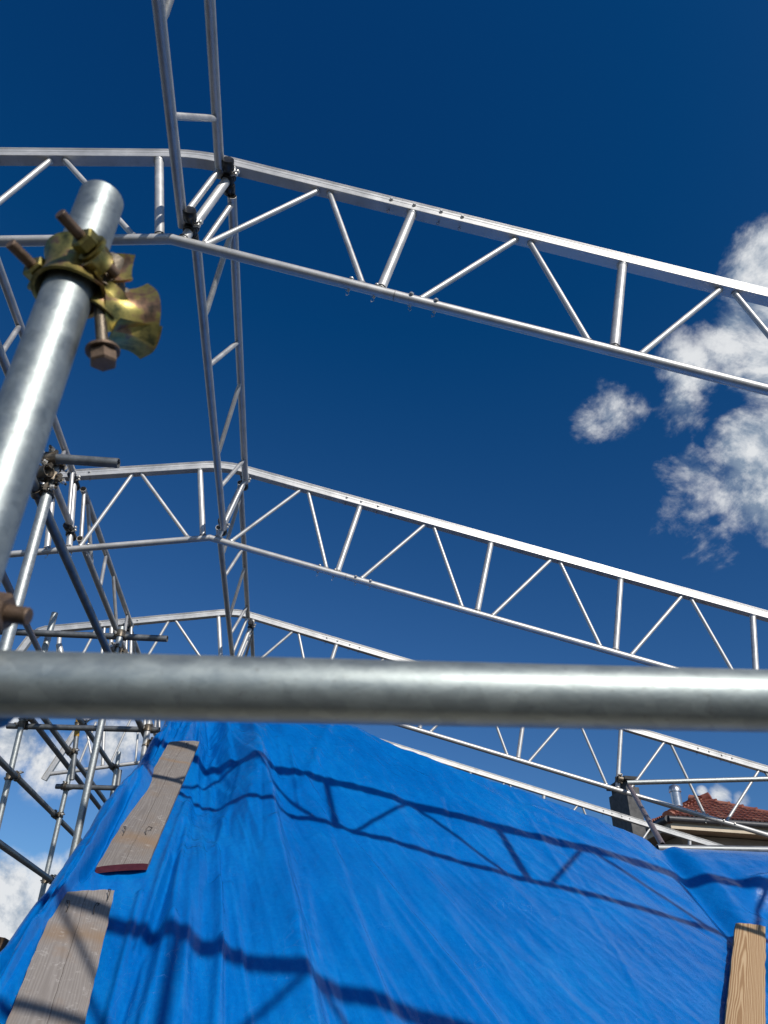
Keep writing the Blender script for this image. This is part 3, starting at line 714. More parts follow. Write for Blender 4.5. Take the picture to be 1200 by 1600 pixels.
KINK = {0: (-.828, -.454, 2.911), 1: (-.828, 2.116, 2.911), 2: (-.830, 4.709, 2.937), 3: (-.825, 7.250, 2.907), 4: (-.828, 9.824, 2.870)}
YAW = {0: .0225, 1: .0225, 2: .0116, 3: -.0085, 4: -.0315}
TL = {1: 'nearest silver lattice roof truss running right across the top of the frame',
      2: 'middle lattice roof truss, running from the left scaffold to the right edge above the railing',
      3: 'roof truss half hidden by the railing, its lower chord crossing in front of the chimney',
      4: 'farthest roof truss, its chord running down just above the edge of the blue sheet',
      0: 'lattice roof truss above the viewer, out of frame, shading the foot of the blue sheet'}
truss = make_truss(); refresh_children()
for t in (1, 2, 3, 4, 0):
    o = truss if t == 1 else copy_tree(truss)
    o.location = Vector(KINK[t]) + Vector((0, 0, H)); o.rotation_euler = (0, 0, -YAW[t]); o['label'] = TL[t]


# ---------------------------------------------------------------- longitudinal lattice girders
def make_girder(side, length):
    root = thing('lattice_girder', '', 'lattice girder', local=True)
    up = Vector((side * SP, 0, CP)) * .46
    for p in (Vector((0, 0, 0)), up):
        MB().tube(p, p + Vector((0, length, 0)), RC, 18, hollow=.15).build('chord', M_ALU_D, root)
    k = length / 2.44
    for y in (.04, length - .04): member(root, 'strut', Vector((0, y, 0)), up + Vector((0, y, 0)), .0155, M_ALU_D, RC * .7, RC * .7)
    for a, b in ((.45, .17), (.78, .98), (1.60, 1.32), (1.93, 2.15)):
        m = MB(); p = Vector((0, a * k, 0)); q = up + Vector((0, b * k, 0)); d = (q - p).normalized(); x = Vector((side * CP, 0, -SP)) if False else d.orthogonal().normalized()
        m.poly([p + d * .016, p + d * .06, q - d * .06, q - d * .016], .0155, 12, rs=[.011, .0155, .0155, .011])
        m.build('brace', M_ALU_D, root)
    return root


def Kp(t, s, v, side):
    k = Vector(KINK[t]); l = L2(s, v, side); yw = YAW[t]
    return Vector((k.x + l.x * math.cos(yw), k.y - l.x * math.sin(yw), k.z + l.z))


gr = make_girder(1, 2.44); gl = make_girder(-1, 2.44); refresh_children()
GL = [(gr, 1, .015, .105, -.33, 'weathered ridge girder hanging down from the top edge to the nearest truss', 'lattice girders along the ridge'),
      (gr, 1, .080, .09, 2.19, 'ridge girder between the nearest and the middle roof truss', 'lattice girders along the ridge'),
      (gr, 2, .012, .14, 4.76, 'ridge girder running from the middle truss down to the railing', 'lattice girders along the ridge'),
      (gr, 3, .06, .11, 7.31, 'ridge girder beyond the third truss, screened by the grey railing', 'lattice girders along the ridge'),
      (gl, 2, .965, .165, -.36, 'left slope girder overhead beyond the left edge of the frame', 'lattice girders along the left slope'),
      (gl, 2, .985, .165, 2.19, 'left slope girder climbing behind the thick leaning tube at the left edge', 'lattice girders along the left slope'),
      (gl, 2, .945, .13, 4.78, 'left slope girder between the two tube ends of the left scaffold', 'lattice girders along the left slope'),
      (gl, 3, .965, .14, 7.31, 'left slope girder low behind the railing at the far end of the scaffold', 'lattice girders along the left slope')]
seen = set()
for tpl, t, s, v, y0, lab, grp in GL:
    o = tpl if tpl.name not in seen else copy_tree(tpl); seen.add(tpl.name)
    p = Kp(t, s, v, 1 if tpl is gr else -1); o.location = (p.x, y0, p.z + H); o['label'] = lab; o['group'] = grp


# black swivel clamps tying girders to truss posts
def make_clamp():
    root = thing('swivel_clamp', '', 'clamp', local=True)
    a = MB()
    for k in (-.02, 0, .02): a.poly([(0, 0, k - .007), (0, 0, k - .005), (0, 0, k + .005), (0, 0, k + .007)], .03, 18, rs=[.026, .032, .032, .026])
    a.poly([(0, 0, -.03), (0, 0, .03)], .0275, 18, caps=False); a.build('post_band', M_BLACK, root)
    b = MB()
    for y0 in (-.075, .055): b.poly([(-.0, y0 - .028, 0), (0, y0 - .024, 0), (0, y0 + .024, 0), (0, y0 + .028, 0)], .03, 18, rs=[.0262, .031, .031, .0262])
    b.box((0, 0, 0), (.012, 0, 0), (0, .06, 0), (0, 0, .014)); b.build('chord_band', M_BLACK, root)
    n = MB()
    for z in (-.012, .014): n.tube((.02, -.03, z), (.052, -.045, z), .006, 8); n.hexa((.046, -.042, z), (.9, -.42, 0), .011, .010)
    n.build('bolt', M_BOLT, root)
    return root


cl = make_clamp(); refresh_children(); first = True
CLB = [(1, 1, .058, .57, 'upper black clamp on the thick slanted post of the nearest truss'), (1, 1, .055, .105, 'lower black clamp on the bottom chord bend of the nearest truss'),
       (2, 1, .055, .58, 'upper black clamp where the ridge girders meet the middle truss'), (2, 1, .055, .12, 'lower black clamp at the bottom chord bend of the middle truss'),
       (3, 1, .055, .57, 'black clamp on the ridge of the third truss, just above the railing'), (3, 1, .055, .12, 'lower ridge clamp of the third truss behind the railing'),
       (2, -1, 1.0, .62, 'upper black clamp on the middle truss beside the left scaffold'), (2, -1, 1.0, .15, 'lower black clamp on the middle truss beside the left scaffold'),
       (3, -1, 1.0, .60, 'upper clamp on the left slope of the third truss behind the scaffold knot'), (3, -1, 1.0, .13, 'lower clamp on the left slope of the third truss behind the railing')]
for t, sd, s, v, lab in CLB:
    o = cl if first else copy_tree(cl); first = False
    o.location = Kp(t, s, v, sd) + Vector((0, 0, H)); o.rotation_euler = (0, sd * PITCH, 0); o['label'] = lab; o['group'] = 'black clamps joining girders to trusses'

# ---------------------------------------------------------------- scaffold tubes on the left
RT = 0.02415


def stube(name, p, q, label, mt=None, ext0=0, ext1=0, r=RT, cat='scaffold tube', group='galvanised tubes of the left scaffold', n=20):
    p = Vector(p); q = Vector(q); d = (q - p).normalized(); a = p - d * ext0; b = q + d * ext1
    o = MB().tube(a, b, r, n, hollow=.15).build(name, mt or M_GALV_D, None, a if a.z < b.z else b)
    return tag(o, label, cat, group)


T = {}


def st(key, p, q, label, mt=None, e0=0, e1=0, **k):
    T[key] = (Vector(p), Vector(q)); stube('scaffold_tube', p, q, label, mt, e0, e1, **k)


st('U1', (-1.287, 2.864, 2.103), (-1.192, 2.894, .801), 'upright tube carrying the knot of couplers left of the middle truss', M_GALV, .04, 3.5)
st('L1', (-1.540, 2.828, 2.104), (-.980, 2.794, 2.104), 'short level tube with a dark open end poking out at the top coupler knot')
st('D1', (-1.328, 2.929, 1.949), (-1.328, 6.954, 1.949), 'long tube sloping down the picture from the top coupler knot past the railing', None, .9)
st('L2', (-2.357, 5.264, 2.278), (-1.056, 5.126, 2.278), 'level tube with an open right end just above the grey railing at left', None, .3)
st('U2', (-1.397, 5.110, 2.300), (-1.321, 5.131, .674), 'bright upright tube in the middle of the gap left of the blue sheet', M_GALV, .03, 2.5)
st('L3', (-2.487, 6.467, 1.950), (-1.184, 6.258, 1.950), 'level tube just under the grey railing between two couplers')
st('U3', (-2.355, 6.389, 2.039), (-2.272, 6.409, 1.020), 'leftmost upright tube below the railing', M_GALV, .04, 3.5)
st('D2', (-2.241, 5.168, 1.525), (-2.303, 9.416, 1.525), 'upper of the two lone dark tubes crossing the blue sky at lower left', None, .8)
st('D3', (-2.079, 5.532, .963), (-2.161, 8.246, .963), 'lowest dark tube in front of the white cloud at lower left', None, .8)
st('U4', (-2.249, 7.763, 2.045), (-2.183, 7.774, .605), 'thin far upright behind the two lone dark tubes', M_GALV, 0, 2.5)
st('L4', (-2.328, 7.728, 1.779), (-1.118, 7.524, 1.779), 'far level tube clamped at its left end, right end behind the blue sheet')
st('U5', (-2.230, 7.358, 2.574), (-2.102, 7.387, 1.768), 'far upright with a band of amber tape under the railing', None)
st('D4a', (-2.300, 6.330, 2.015), (-2.342, 10.339, 2.015), 'lower left of the two parallel dark tubes under the railing')
st('D4b', (-2.186, 6.164, 2.022), (-2.215, 10.016, 2.022), 'upper right of the two parallel dark tubes under the railing')
st('D5', (-2.138, 6.921, 2.291), (-2.110, 9.069, 2.291), 'far thin dark tube running down to the short stub upright')
st('L5', (-2.02, 8.34, 1.56), (-1.30, 7.90, 1.56), 'short dark tube end peeping out beside the edge of the blue sheet')
st('U6', (-2.074, 8.841, 2.464), (-2.018, 8.851, 1.746), 'short pale stub upright standing left of the blue sheet', M_GALV, 0, .4)
st('U7', (-1.960, 8.60, 2.20), (-1.90, 8.61, 1.60), 'dull upright beside the pale stub at the far end', None)
st('U8', (-1.985, 5.33, 2.50), (-1.97, 5.33, 2.16), 'short upright rising above the railing at left of the sloping tube', M_GALV, 0, .05)
st('U9', (-2.045, 5.79, 2.44), (-2.0, 5.80, 2.35), 'small capped stub just above the railing', M_ALU, 0, .04)
st('X1', (-1.50, 3.12, 1.70), (-1.86, 4.95, 2.02), 'brown sloping tube behind the rusty bolt at the left edge', M_PURPLE, .3, .1, r=.019)
st('E1', (-1.281, 6.217, 2.072), (-1.258, 6.227, 1.677), 'pale upright stub between the coupler and the top of the blue sheet', M_ALU)
o = MB().poly([(-2.1946, 7.366, 2.351), (-2.166, 7.3725, 2.17)], RT * 1.06, 18).build('tape_band', M_TAPE)
tag(o, 'band of amber tape wrapped round a far upright under the railing', 'tape')


# generic scaffold coupler: two clamps back to back
def make_coupler():
    root = thing('scaffold_coupler', '', 'coupler', local=True)
    z = Vector((0, 0, 1)); x = Vector((1, 0, 0))
    for c, ax, ref in ((Vector((0, 0, 0)), z, x), (Vector((0, -.052, 0)), x, z)):
        m = MB().shell(c, ax, ref, RT + .0008, .004, 25, 335, .052, .003, 20, 5)
        m.box(c + ref * .034 + Vector((0, 0, 0)), ref * .012, ax * .020, ax.cross(ref) * .008)
        b = m.build('clamp_band', M_COUP, root)
        t = ax.cross(ref); p = c + ref * .036
        k = MB().tube(p - t * .018, p + t * .050, .0062, 8); sub(k, 'bolt', M_COUP, b)
        k = MB().hexa(p + t * .030, t, .0125, .014); k.poly([p + t * .020, p + t * .023], .015, 12); sub(k, 'nut', M_BOLT, b)
    MB().box((0, -.026, 0), (.016, 0, 0), (0, .006, 0), (0, 0, .016)).build('saddle_plate', M_COUP, root)
    return root


cp = make_coupler(); refresh_children(); first = True
CPL = [('U1', 'L1', 'coupler holding the short dark-ended level tube on top of the upright'),
       ('U1', 'D1', 'coupler holding the long sloping tube just below the top knot'),
       ('U2', 'L2', 'coupler on the level tube just above the railing'),
       ('U2', 'D1', 'coupler behind the railing where the long sloping tube meets the bright upright'),
       ('U3', 'L3', 'coupler at the left end of the level tube under the railing'),
       ('U3', 'D2', 'coupler where the upper lone dark tube crosses the leftmost upright'),
       ('U3', 'D4a', 'coupler on top of the leftmost upright against the railing'),
       ('U4', 'D2', 'coupler where the upper lone dark tube crosses the thin far upright'),
       ('U4', 'D3', 'lowest coupler, in front of the white cloud'),
       ('U4', 'L4', 'coupler at the clamped end of the far level tube'),
       ('U5', 'D4b', 'coupler on the far taped upright at the parallel dark tubes'),
       ('U5', 'D5', 'coupler just above the amber tape, close under the railing'),
       ('E1', 'L3', 'coupler next to the top corner of the blue sheet'),
       ('U6', 'D5', 'coupler on the pale stub upright left of the blue sheet')]


def place(o, loc, z, y, lab):
    z = z.normalized(); y = (y - z * y.dot(z)).normalized(); x = y.cross(z)
    o.matrix_world = Matrix.Translation(Vector(loc) + Vector((0, 0, H))) @ Matrix((x, y, z)).transposed().to_4x4(); o['label'] = lab; o['group'] = 'couplers of the left scaffold'


for a, b_, lab in CPL:
    p, q = T[a]; r, s2 = T[b_]; u, v, w_ = q - p, s2 - r, p - r
    A_, B_, C_, D_, E_ = u.dot(u), u.dot(v), v.dot(v), u.dot(w_), v.dot(w_); den = A_ * C_ - B_ * B_
    pa = p + u * ((B_ * E_ - C_ * D_) / den); pb = r + v * ((A_ * E_ - B_ * D_) / den)
    o = cp if first else copy_tree(cp); first = False
    place(o, pa, -u, pa - pb, lab)
for p, z, y, lab in [((-1.345, 2.845, 2.035), (0, 1, .1), (-1, .1, .3), 'spare greasy coupler wedged at the back of the top knot'),
                     ((-1.265, 2.845, 2.010), (.1, .1, 1), (.5, .8, 0), 'coupler turned outwards between the two clamps of the top knot'),
                     ((-2.095, 5.62, .963), (0, 1, 0), (.9, 0, .2), 'coupler cut by the left edge of the frame'),
                     ((-1.36, 5.13, 2.14), (.05, 0, 1), (.7, .7, 0), 'spare coupler under the level tube just above the railing'),
                     ((-1.262, 6.23, 1.82), (0, .1, 1), (-.8, .3, 0), 'coupler one step below the top corner coupler of the blue sheet'),
                     ((-1.95, 8.55, 1.72), (0, 1, 0), (0, 0, 1), 'farthest coupler, touching the edge of the blue sheet')]:
    place(copy_tree(cp), p, Vector(z), Vector(y), lab)

# ---------------------------------------------------------------- foreground railing and leaning-looking standard
ra = Vector((-.2221, .5382, .1926)); rb = Vector((.3631, .5092, .2185)); rd = (rb - ra).normalized()
o = MB().tube(ra - rd * .7, rb + rd * .9, RT, 48, hollow=.13).build('railing_tube', M_RAIL, None, ra - rd * .7)
tag(o, 'thick grey galvanised railing tube crossing the whole frame close to the viewer', 'railing')
PA = Vector((-.2877, .5064, .7668)); PB = Vector((-.2735, .5104, .4732)); ax = (PA - PB).normalized()
o = MB().tube(PB - ax * 1.6, PA - ax * .015, RT, 48, hollow=.13).build('scaffold_tube', M_POLE, None, PB - ax * 1.6)
tag(o, 'big blurred upright tube close by at the left, its capped top under the nearest truss', 'scaffold tube')
o = MB().poly([(-.246, .570, .203), (-.246, .570, .188), (-.246, .570, .176), (-.246, .570, .168)], .03, 28, rs=[.031, .031, .025, .010]).build('coupler_cap', M_BLUECAP, None, (-.246, .570, .168))

# ------- yellow zinc swivel coupler on the standard
E1 = Vector((.8987, .4358, .0494)); E2 = Vector((.4359, -.9, .0088)); O_ = Vector((-.2815, .5081, .6398))


def Z(e, a, z): return O_ + E1 * (e * .001) + ax * (a * .001) + E2 * (z * .001)
def Zd(e, a, z): return (E1 * e + ax * a + E2 * z).normalized()


zc = thing('swivel_coupler', 'yellow zinc coupler with open jaw and hanging bolt, clamped on the near tube', 'coupler', O_)
bd = Zd(-.84, 0, .54); pd = Zd(.54, 0, .84)
c0 = Z(0, -24, 0)
m = MB().shell(c0, ax, pd, RT + .0006, .0038, -178, 12, .054, .006, 26, 9, .004)
m.build('back_jaw', M_ZINC, zc)
m = MB().shell(c0, ax, pd, RT + .0012, .0040, -8, 176, .046, .007, 26, 9, .006)
fj = m.build('front_jaw', M_ZINC, zc)
m = MB()       # lugs that carry the bolts
m.shell(c0 + pd * .034 + bd * .006, bd, ax, .010, .004, 40, 320, .016, .002, 14, 4)
m.build('lug', M_ZINC, zc)
m = MB().shell(c0 - pd * .034 + bd * .004, bd, ax, .010, .004, 40, 320, .018, .002, 14, 4); m.build('lug', M_ZINC, zc)
for sgn, a, s in ((1, -17, .0245), (-1, -14, .0185)):
    p = O_ + ax * (a * .001) + pd * (.036 * sgn)
    b = MB().thread(p - bd * .020, p + bd * (s + .034), .0062).build('bolt', M_RUSTY, zc)
    k = MB().hexa(p + bd * s, bd, .0135, .013); k.poly([p + bd * (s - .011), p + bd * (s - .0075)], .0165, 20); sub(k, 'nut', M_ZINC, b)
# swivel rivet, second clamp body, hanging flap and its bolt
m = MB().poly([Z(20, -14, -8), Z(40, -14, -8)], .009, 16, rs=[.012, .012]); m.build('rivet', M_COUP, zc)
m = MB().shell(Z(47, 0, -8), Zd(-.12, .97, .05), Zd(-.70, 0, .70), .019, .0036, -75, 50, .040, .006, 24, 9, .006)
m.build('second_body', M_ZINC, zc)
m = MB().shell(Z(58, -40, -10), Zd(.95, .26, .0), Zd(-.05, .25, .95), .019, .0036, -55, 88, .054, .009, 26, 11, .010, .004)
m.build('hinged_jaw', M_ZINC, zc)
m = MB().shell(Z(63, -42, -12), Zd(.93, .34, -.05), Zd(.1, -.93, .35), .019, .0032, -30, 78, .050, .008, 20, 9, .008)
m.build('jaw_flap', M_ZINC, zc)
m = MB().shell(Z(34, -44, -2), Zd(.30, .9, .1), Zd(-.6, .1, .75), .012, .0035, -95, 100, .034, .004, 16, 6, .003)
m.build('hinge_plate', M_ZINC, zc)
m = MB().thread(Z(44, 2, -4), Z(47, -46, -8), .0055); m.hexa(Z(45, -16, -4), Zd(-.05, 1, .1), .0125, .010); m.build('eye_bolt', M_COUP, zc)
m = MB().shell(Z(30, -8, 2), Zd(.1, .98, .1), Zd(.3, 0, .95), .010, .004, -120, 120, .044, .003, 14, 6, .002); m.build('swivel_plate', M_COUP, zc)
m = MB().tube(Z(30, -34, -4), Z(62, -34, -4), .0055, 12); m.build('hinge_pin', M_RUSTY, zc)
p0, p1 = Z(30, -48, 4), Z(49, -119, 2); dd = (p1 - p0).normalized()
b = MB().thread(p0, p1, .0062).build('bolt', M_COUP, zc)
k = MB().hexa(p1 - dd * .002, dd, .0135, .015); k.poly([p1 - dd * .0125, p1 - dd * .0095], .0165, 20); sub(k, 'nut', M_RUSTY, b)

# rusty coupler where standard and railing meet
rc = thing('rusty_coupler', 'rusty coupler at the left edge, its nut and short bolt pointing right above the railing', 'coupler', (-.262, .53, .27))
cR = PB - ax * .275
m = MB().shell(cR, ax, E1, RT + .0006, .005, 20, 340, .075, .004, 26, 7); m.build('clamp_band', M_RUSTY, rc)
n0 = Vector((-.2531, .5767, .2642)); nx = Vector((.985, -.08, -.10)).normalized()
n0 = Vector((-.2500, .5600, .2590))
b = MB().thread(n0 - nx * .03, n0 + nx * .0235, .0078, .003).build('bolt', M_RUSTY, rc)
k = MB().hexa(n0 - nx * .003, nx, .0165, .018); sub(k, 'nut', M_RUSTY, b)
MB().box(n0 - nx * .028, nx * .012, ax * .018, nx.cross(ax) * .012).build('lug', M_RUSTY, rc)
k = bpy.data.objects['coupler_cap']; tag(k, 'dark blue rounded cap just under the railing at the left edge', 'cap')


# ---------------------------------------------------------------- boards on the sheet
def board(name, c, label, mt, th=.028, lift=.012, chamfer=None, bend=0.0, group=None, redend=False, seed=3):
    """c: top-left, top-right, bottom-right, bottom-left corners of the underside"""
    tl, tr, br, bl = [Vector(q) for q in c]
    y = ((tl + tr) - (bl + br)).normalized(); x = ((tr - tl).normalized() + (br - bl).normalized()).normalized(); n = x.cross(y).normalized(); x = y.cross(n)
    org = (bl + br) / 2
    root = bpy.data.objects.new(name, None); COL.objects.link(root)
    root.matrix_world = Matrix.Translation(org + Vector((0, 0, H))) @ Matrix((x, y, n)).transposed().to_4x4(); root['org'] = (0, 0, 0)
    loc2 = lambda q: ((q - org).dot(x), (q - org).dot(y))
    (x0, y0), (x1, y1), (x2, y2), (x3, y3) = [loc2(q) for q in (bl, br, tr, tl)]
    Wm = (x2 - x3) / 2; Wb = (x1 - x0) / 2; Ln = ((tl + tr) / 2 - org).length
    NX, NY = 10, 60; rg = np.random.default_rng(seed); mb = MB(); V = []
    eL = np.convolve(rg.normal(0, .0016, NY + 1), [.25, .5, .25], 'same'); eR = np.convolve(rg.normal(0, .0016, NY + 1), [.25, .5, .25], 'same')
    for lay in (0, 1):
        for j in range(NY + 1):
            t = j / NY
            for i in range(NX + 1):
                s = 2 * i / NX - 1; e = (eL[j] if i == 0 else eR[j] if i == NX else 0)
                cup = -.004 * s * s + .003 * math.sin(t * 5) * s
                k_ = i / NX; bx = (x0 * (1 - k_) + x1 * k_) * (1 - t) + (x3 * (1 - k_) + x2 * k_) * t; by = (y0 * (1 - k_) + y1 * k_) * (1 - t) + (y3 * (1 - k_) + y2 * k_) * t
                yy = by + (.0022 * math.sin(i * 1.9) + .0015 * math.sin(i * 4.1) + .004 * i / NX) * (1 if j == NY else 0)
                cr = -.0022 if (lay and i in (0, NX)) else 0
                V.append((bx + e, yy, lift + (th if lay else 0) + cup + cr + bend * math.sin(t * math.pi)))
    K = (NX + 1) * (NY + 1); I = lambda i, j, l: l * K + j * (NX + 1) + i; F = []
    for j in range(NY):
        for i in range(NX):
            F.append([I(i, j, 1), I(i + 1, j, 1), I(i + 1, j + 1, 1), I(i, j + 1, 1)]); F.append([I(i, j, 0), I(i, j + 1, 0), I(i + 1, j + 1, 0), I(i + 1, j, 0)])
        F.append([I(0, j, 0), I(0, j, 1), I(0, j + 1, 1), I(0, j + 1, 0)]); F.append([I(NX, j, 0), I(NX, j + 1, 0), I(NX, j + 1, 1), I(NX, j, 1)])
    mb.add(V, F); ends = []
    for i in range(NX): ends.append([I(i, NY, 0), I(i, NY, 1), I(i + 1, NY, 1), I(i + 1, NY, 0)])
    mb.add(V, ends)
    mb.add(V, [[I(i, 0, 0), I(i + 1, 0, 0), I(i + 1, 0, 1), I(i, 0, 1)] for i in range(NX)], False, 1 if redend else 0)
    me = mb.build('plank', [mt, M_RED], root); me.location = (0, 0, 0)
    tag(root, label, 'board', group)
    return root, Ln, Wb


def tie(root, x, y, s=1.0, z=.042):
    m = MB().poly([(x, y, z), (x + .004 * s, y + .018, z + .016), (x + .001, y + .034, z + .022), (x - .010 * s, y + .046, z + .014), (x - .006 * s, y + .055, z)], .0018, 6)
    o = m.build('wire_tie', M_WIRE, root); o.location = (0, 0, 0)


r1, l1, w1 = board('board', [(-.845, 3.215, .302), (-.662, 3.300, .342), (-.49, 2.44, -.335), (-.715, 2.40, -.315)], 'wide weathered grey board lying on the blue sheet in the bottom left corner', M_WOOD_OLD, lift=.034, group='weathered boards weighing down the blue sheet')
tie(r1, -.05, l1 - .15, z=.064); tie(r1, .045, l1 - .145, -1, z=.064); tie(r1, .080, l1 - .05, .6, z=.064)
r2, l2, w2 = board('board', [(-.800, 4.625, 1.320), (-.632, 4.724, 1.375), (-.583, 3.475, .470), (-.772, 3.392, .435)], 'long weathered board with a red painted lower end, higher up the sheet', M_WOOD_OLD_HIGH, lift=.026, redend=True, group='weathered boards weighing down the blue sheet', seed=9)
tie(r2, -.06, .24, 1, z=.056); tie(r2, .035, .27, -1.6, z=.056); tie(r2, .03, l2 - .12, 1, z=.056)
r3, l3, w3 = board('board', [(2.337, 4.018, .487), (2.526, 4.059, .488), (1.669, 2.965, -.250), (1.455, 2.906, -.261)], 'fresh yellow pine board with bold grain at the lower right edge', M_WOOD_NEW, th=.034, lift=-.030, seed=21)

# brown timber edge at the far left
o = MB().box((-1.35, 3.52, .215), (.27, .06, -.024), (-.08, .36, .01), (0.004, 0, .022)).build('timber_edge', M_WOOD_BROWN)
tag(o, 'brown timber board edge jutting in at the left edge beside the lower board', 'board')
o = MB().box((-1.40, 3.60, .12), (.26, .05, -.02), (-.05, .22, .0), (0.0, 0, .075)).build('timber_beam', M_WOOD_BROWN)
tag(o, 'dark beam under the brown board edge at the left edge', 'beam')

# ---------------------------------------------------------------- tubes at the right-hand end of the sheet
stube('eave_tube', (2.40, 4.795, .985), (3.60, 4.77, 1.035), 'grey tube along the top right edge of the blue sheet', M_GALV_D, .04, .8, group='tubes at the right end of the roof')
stube('eave_tube', (3.335, 7.13, 2.060), (4.67, 6.875, 2.125), 'level pale tube clamped to the third truss in front of the tiled roof', M_GALV, .03, 1.2, group='tubes at the right end of the roof')
stube('brace_tube', (3.348, 7.19, 2.044), (2.50, 5.00, 1.050), 'reddish brown slanting tube between the chimney and the blue sheet corner', M_PURPLE, .05, .02, r=.021, group='tubes at the right end of the roof')
o = copy_tree(cp); place(o, Kp(3, 4.18, .10, 1), Vector((.2, 0, 1)), Vector((0, 1, 0)), 'coupler at the left end of the level pale tube on the third truss')

# ---------------------------------------------------------------- neighbouring house with tiled roof
C = Vector((8.796, 17.027, 4.218)); A4 = 4.0; PK = Vector((2.0, 2.014, .965))
hs = thing('tiled_house', 'neighbouring house with red clay tiles, dark gutter and cream fascia at lower right', 'house', (C.x + 2, C.y + 2, -H))
m = MB(); w = .45
m.box((C.x + 2, C.y + 2, (C.z - .30 - H) / 2), (2 - w, 0, 0), (0, 2 - w, 0), (0, 0, (C.z - .30 + H) / 2)); m.build('wall', M_WALL_BR, hs)
m = MB(); m.box((C.x + 2, C.y + 2, C.z - .27), (1.99, 0, 0), (0, 1.99, 0), (0, 0, .012)); m.build('soffit', M_WALL_BR, hs)
m = MB()
for c, x_, y_ in (((C.x + 2, C.y + .0, 0), (2.0, 0, 0), (0, .015, 0)), ((C.x, C.y + 2, 0), (.015, 0, 0), (0, 1.98, 0)), ((C.x + 4, C.y + 2, 0), (.015, 0, 0), (0, 1.98, 0)), ((C.x + 2, C.y + 4, 0), (2.0, 0, 0), (0, .015, 0))):
    m.box((c[0], c[1], C.z - .20), x_, y_, (0, 0, .075))
m.build('fascia', M_FASCIA, hs)
m = MB()
for p, q in (((C.x - .06, C.y - .07, C.z - .075), (C.x + 4.06, C.y - .07, C.z - .075)), ((C.x - .07, C.y - .06, C.z - .075), (C.x - .07, C.y + 4.06, C.z - .075))):
    m.poly([p, q], .075, 12)
m.box((C.x + 2, C.y + .02, C.z - .04), (2.0, 0, 0), (0, .04, 0), (0, 0, .05)); m.box((C.x + .02, C.y + 2.05, C.z - .04), (.04, 0, 0), (0, 1.95, 0), (0, 0, .05))
m.build('gutter', M_GUTTER, hs)
rf = MB(); P = C + PK; q4 = [C, C + Vector((4, 0, 0)), C + Vector((4, 4, 0)), C + Vector((0, 4, 0))]
for i in range(4): rf.add([q4[i] - Vector((0, 0, .03)), q4[(i + 1) % 4] - Vector((0, 0, .03)), P - Vector((0, 0, .03))], [[0, 1, 2]])
roof = rf.build('roof', M_GUTTER, hs)


def tile_mesh():
    me = MB(); NX, NY = 12, 2; W, Ln = .235, .36; V = []
    for j in range(NY + 1):
        for i in range(NX + 1):
            x = W * (i / NX - .5); a = 2 * math.pi * i / (NX / 2)
            V.append((x, Ln * j / NY, .022 + .018 * math.cos(a) + .030 * (1 - j / NY)))
    b = len(V)
    V += [(x, y, z - .018) for x, y, z in V]
    F = [[j * (NX + 1) + i, j * (NX + 1) + i + 1, (j + 1) * (NX + 1) + i + 1, (j + 1) * (NX + 1) + i] for j in range(NY) for i in range(NX)]
    F += [[b + i + 1, b + i, i, i + 1] for i in range(NX)]
    me.add(V, F, True); return me


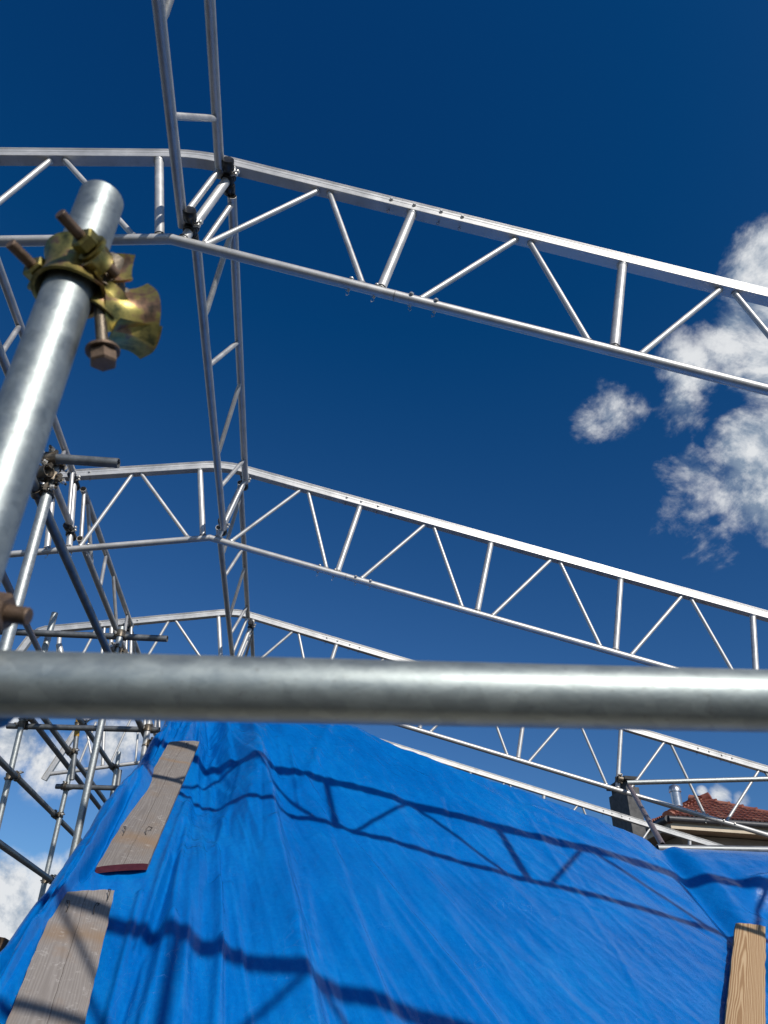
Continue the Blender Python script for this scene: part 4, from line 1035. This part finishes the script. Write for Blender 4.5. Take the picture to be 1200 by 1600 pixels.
proto = tile_mesh().build('roof_tile', M_TILE, None, (0, 0, 0)); proto.parent = roof
base_off = Vector(roof['org'])
faces = [(C, Vector((1, 0, 0)), Vector((0, PK.y, PK.z))), (C + Vector((0, 4, 0)), Vector((0, -1, 0)), Vector((PK.x, 0, PK.z)))]
used = False; cnt = 0
for o0, ux, up in faces:
    slope = up.length; un = up.normalized(); n_ = ux.cross(un).normalized()
    rows = int(slope / .26)
    for r in range(rows + 1):
        v0 = r * .26 - .06; half = 2.0 * (1 - (max(0, v0) + .13) / slope)
        k = int(half / .225) + 1
        for c in range(-k, k + 1):
            xx = c * .225
            if abs(xx) > half + .04: continue
            t = proto if not used else proto.copy()
            if used: COL.objects.link(t)
            used = True; t.parent = roof; cnt += 1
            u2 = (un + n_ * random.uniform(-.01, .01)).normalized()
            pos = o0 + ux * (2.0 + xx + random.uniform(-.004, .004)) + un * v0 + n_ * (.005 + random.uniform(0, .006))
            mw = Matrix((ux, u2, n_)).transposed().to_4x4(); mw.translation = pos - base_off; t.matrix_local = mw
# ridge caps along the two visible hips
cap = MB()
cap.poly([(0, 0, 0), (0, .06, 0), (0, .36, 0)], .11, 14, rs=[.145, .120, .10]); cproto = cap.build('ridge_tile', M_TILE, None, (0, 0, 0)); used = False
for a in (C, C + Vector((4, 0, 0)), C + Vector((0, 4, 0))):
    d = P - a; ln = d.length; d.normalize(); k = int(ln / .33)
    for i in range(k + 1):
        t = cproto if not used else cproto.copy()
        if used: COL.objects.link(t)
        used = True; t.parent = roof
        x_ = d.cross(Vector((0, 0, 1))).normalized(); n_ = x_.cross(d)
        mw = Matrix((x_, d, n_)).transposed().to_4x4(); mw.translation = a + d * (i * .33 - .05) - base_off + Vector((0, 0, -.02)); t.matrix_local = mw

ch = thing('chimney', 'tall grey rendered chimney with a dark cap slab, just left of the tiled roof', 'chimney', (7.45, 16.2, 2.0))
cx, cy = 7.50, 16.0
MB().box((cx, cy + .45, 3.1), (.15, 0, 0), (0, .50, 0), (0, 0, 1.42)).build('shaft', M_CONC, ch)
MB().box((cx, cy + .45, 4.60), (.10, 0, 0), (0, .42, 0), (0, 0, .07)).build('neck', M_CONC_D, ch)
MB().box((cx, cy + .45, 4.71), (.17, 0, 0), (0, .54, 0), (0, 0, .035)).build('cap_slab', M_CONC_D, ch)
fl = thing('metal_flue', 'shiny round metal flue with a domed cap rising behind the tile roof', 'flue', (9.0, 16.7, 3.9))
fl_p = Vector((9.45, 17.75, 0))
MB().poly([(fl_p.x, fl_p.y, 3.8), (fl_p.x, fl_p.y, 5.02)], .125, 20).build('pipe', M_FLUE, fl)
MB().poly([(fl_p.x, fl_p.y, 4.98), (fl_p.x, fl_p.y, 5.03), (fl_p.x, fl_p.y, 5.12), (fl_p.x, fl_p.y, 5.16)], .15, 20, rs=[.15, .15, .12, .04]).build('cowl', M_FLUE, fl)

for o in bpy.data.objects:
    for k in ('org', 'local'):
        if k in o: del o[k]
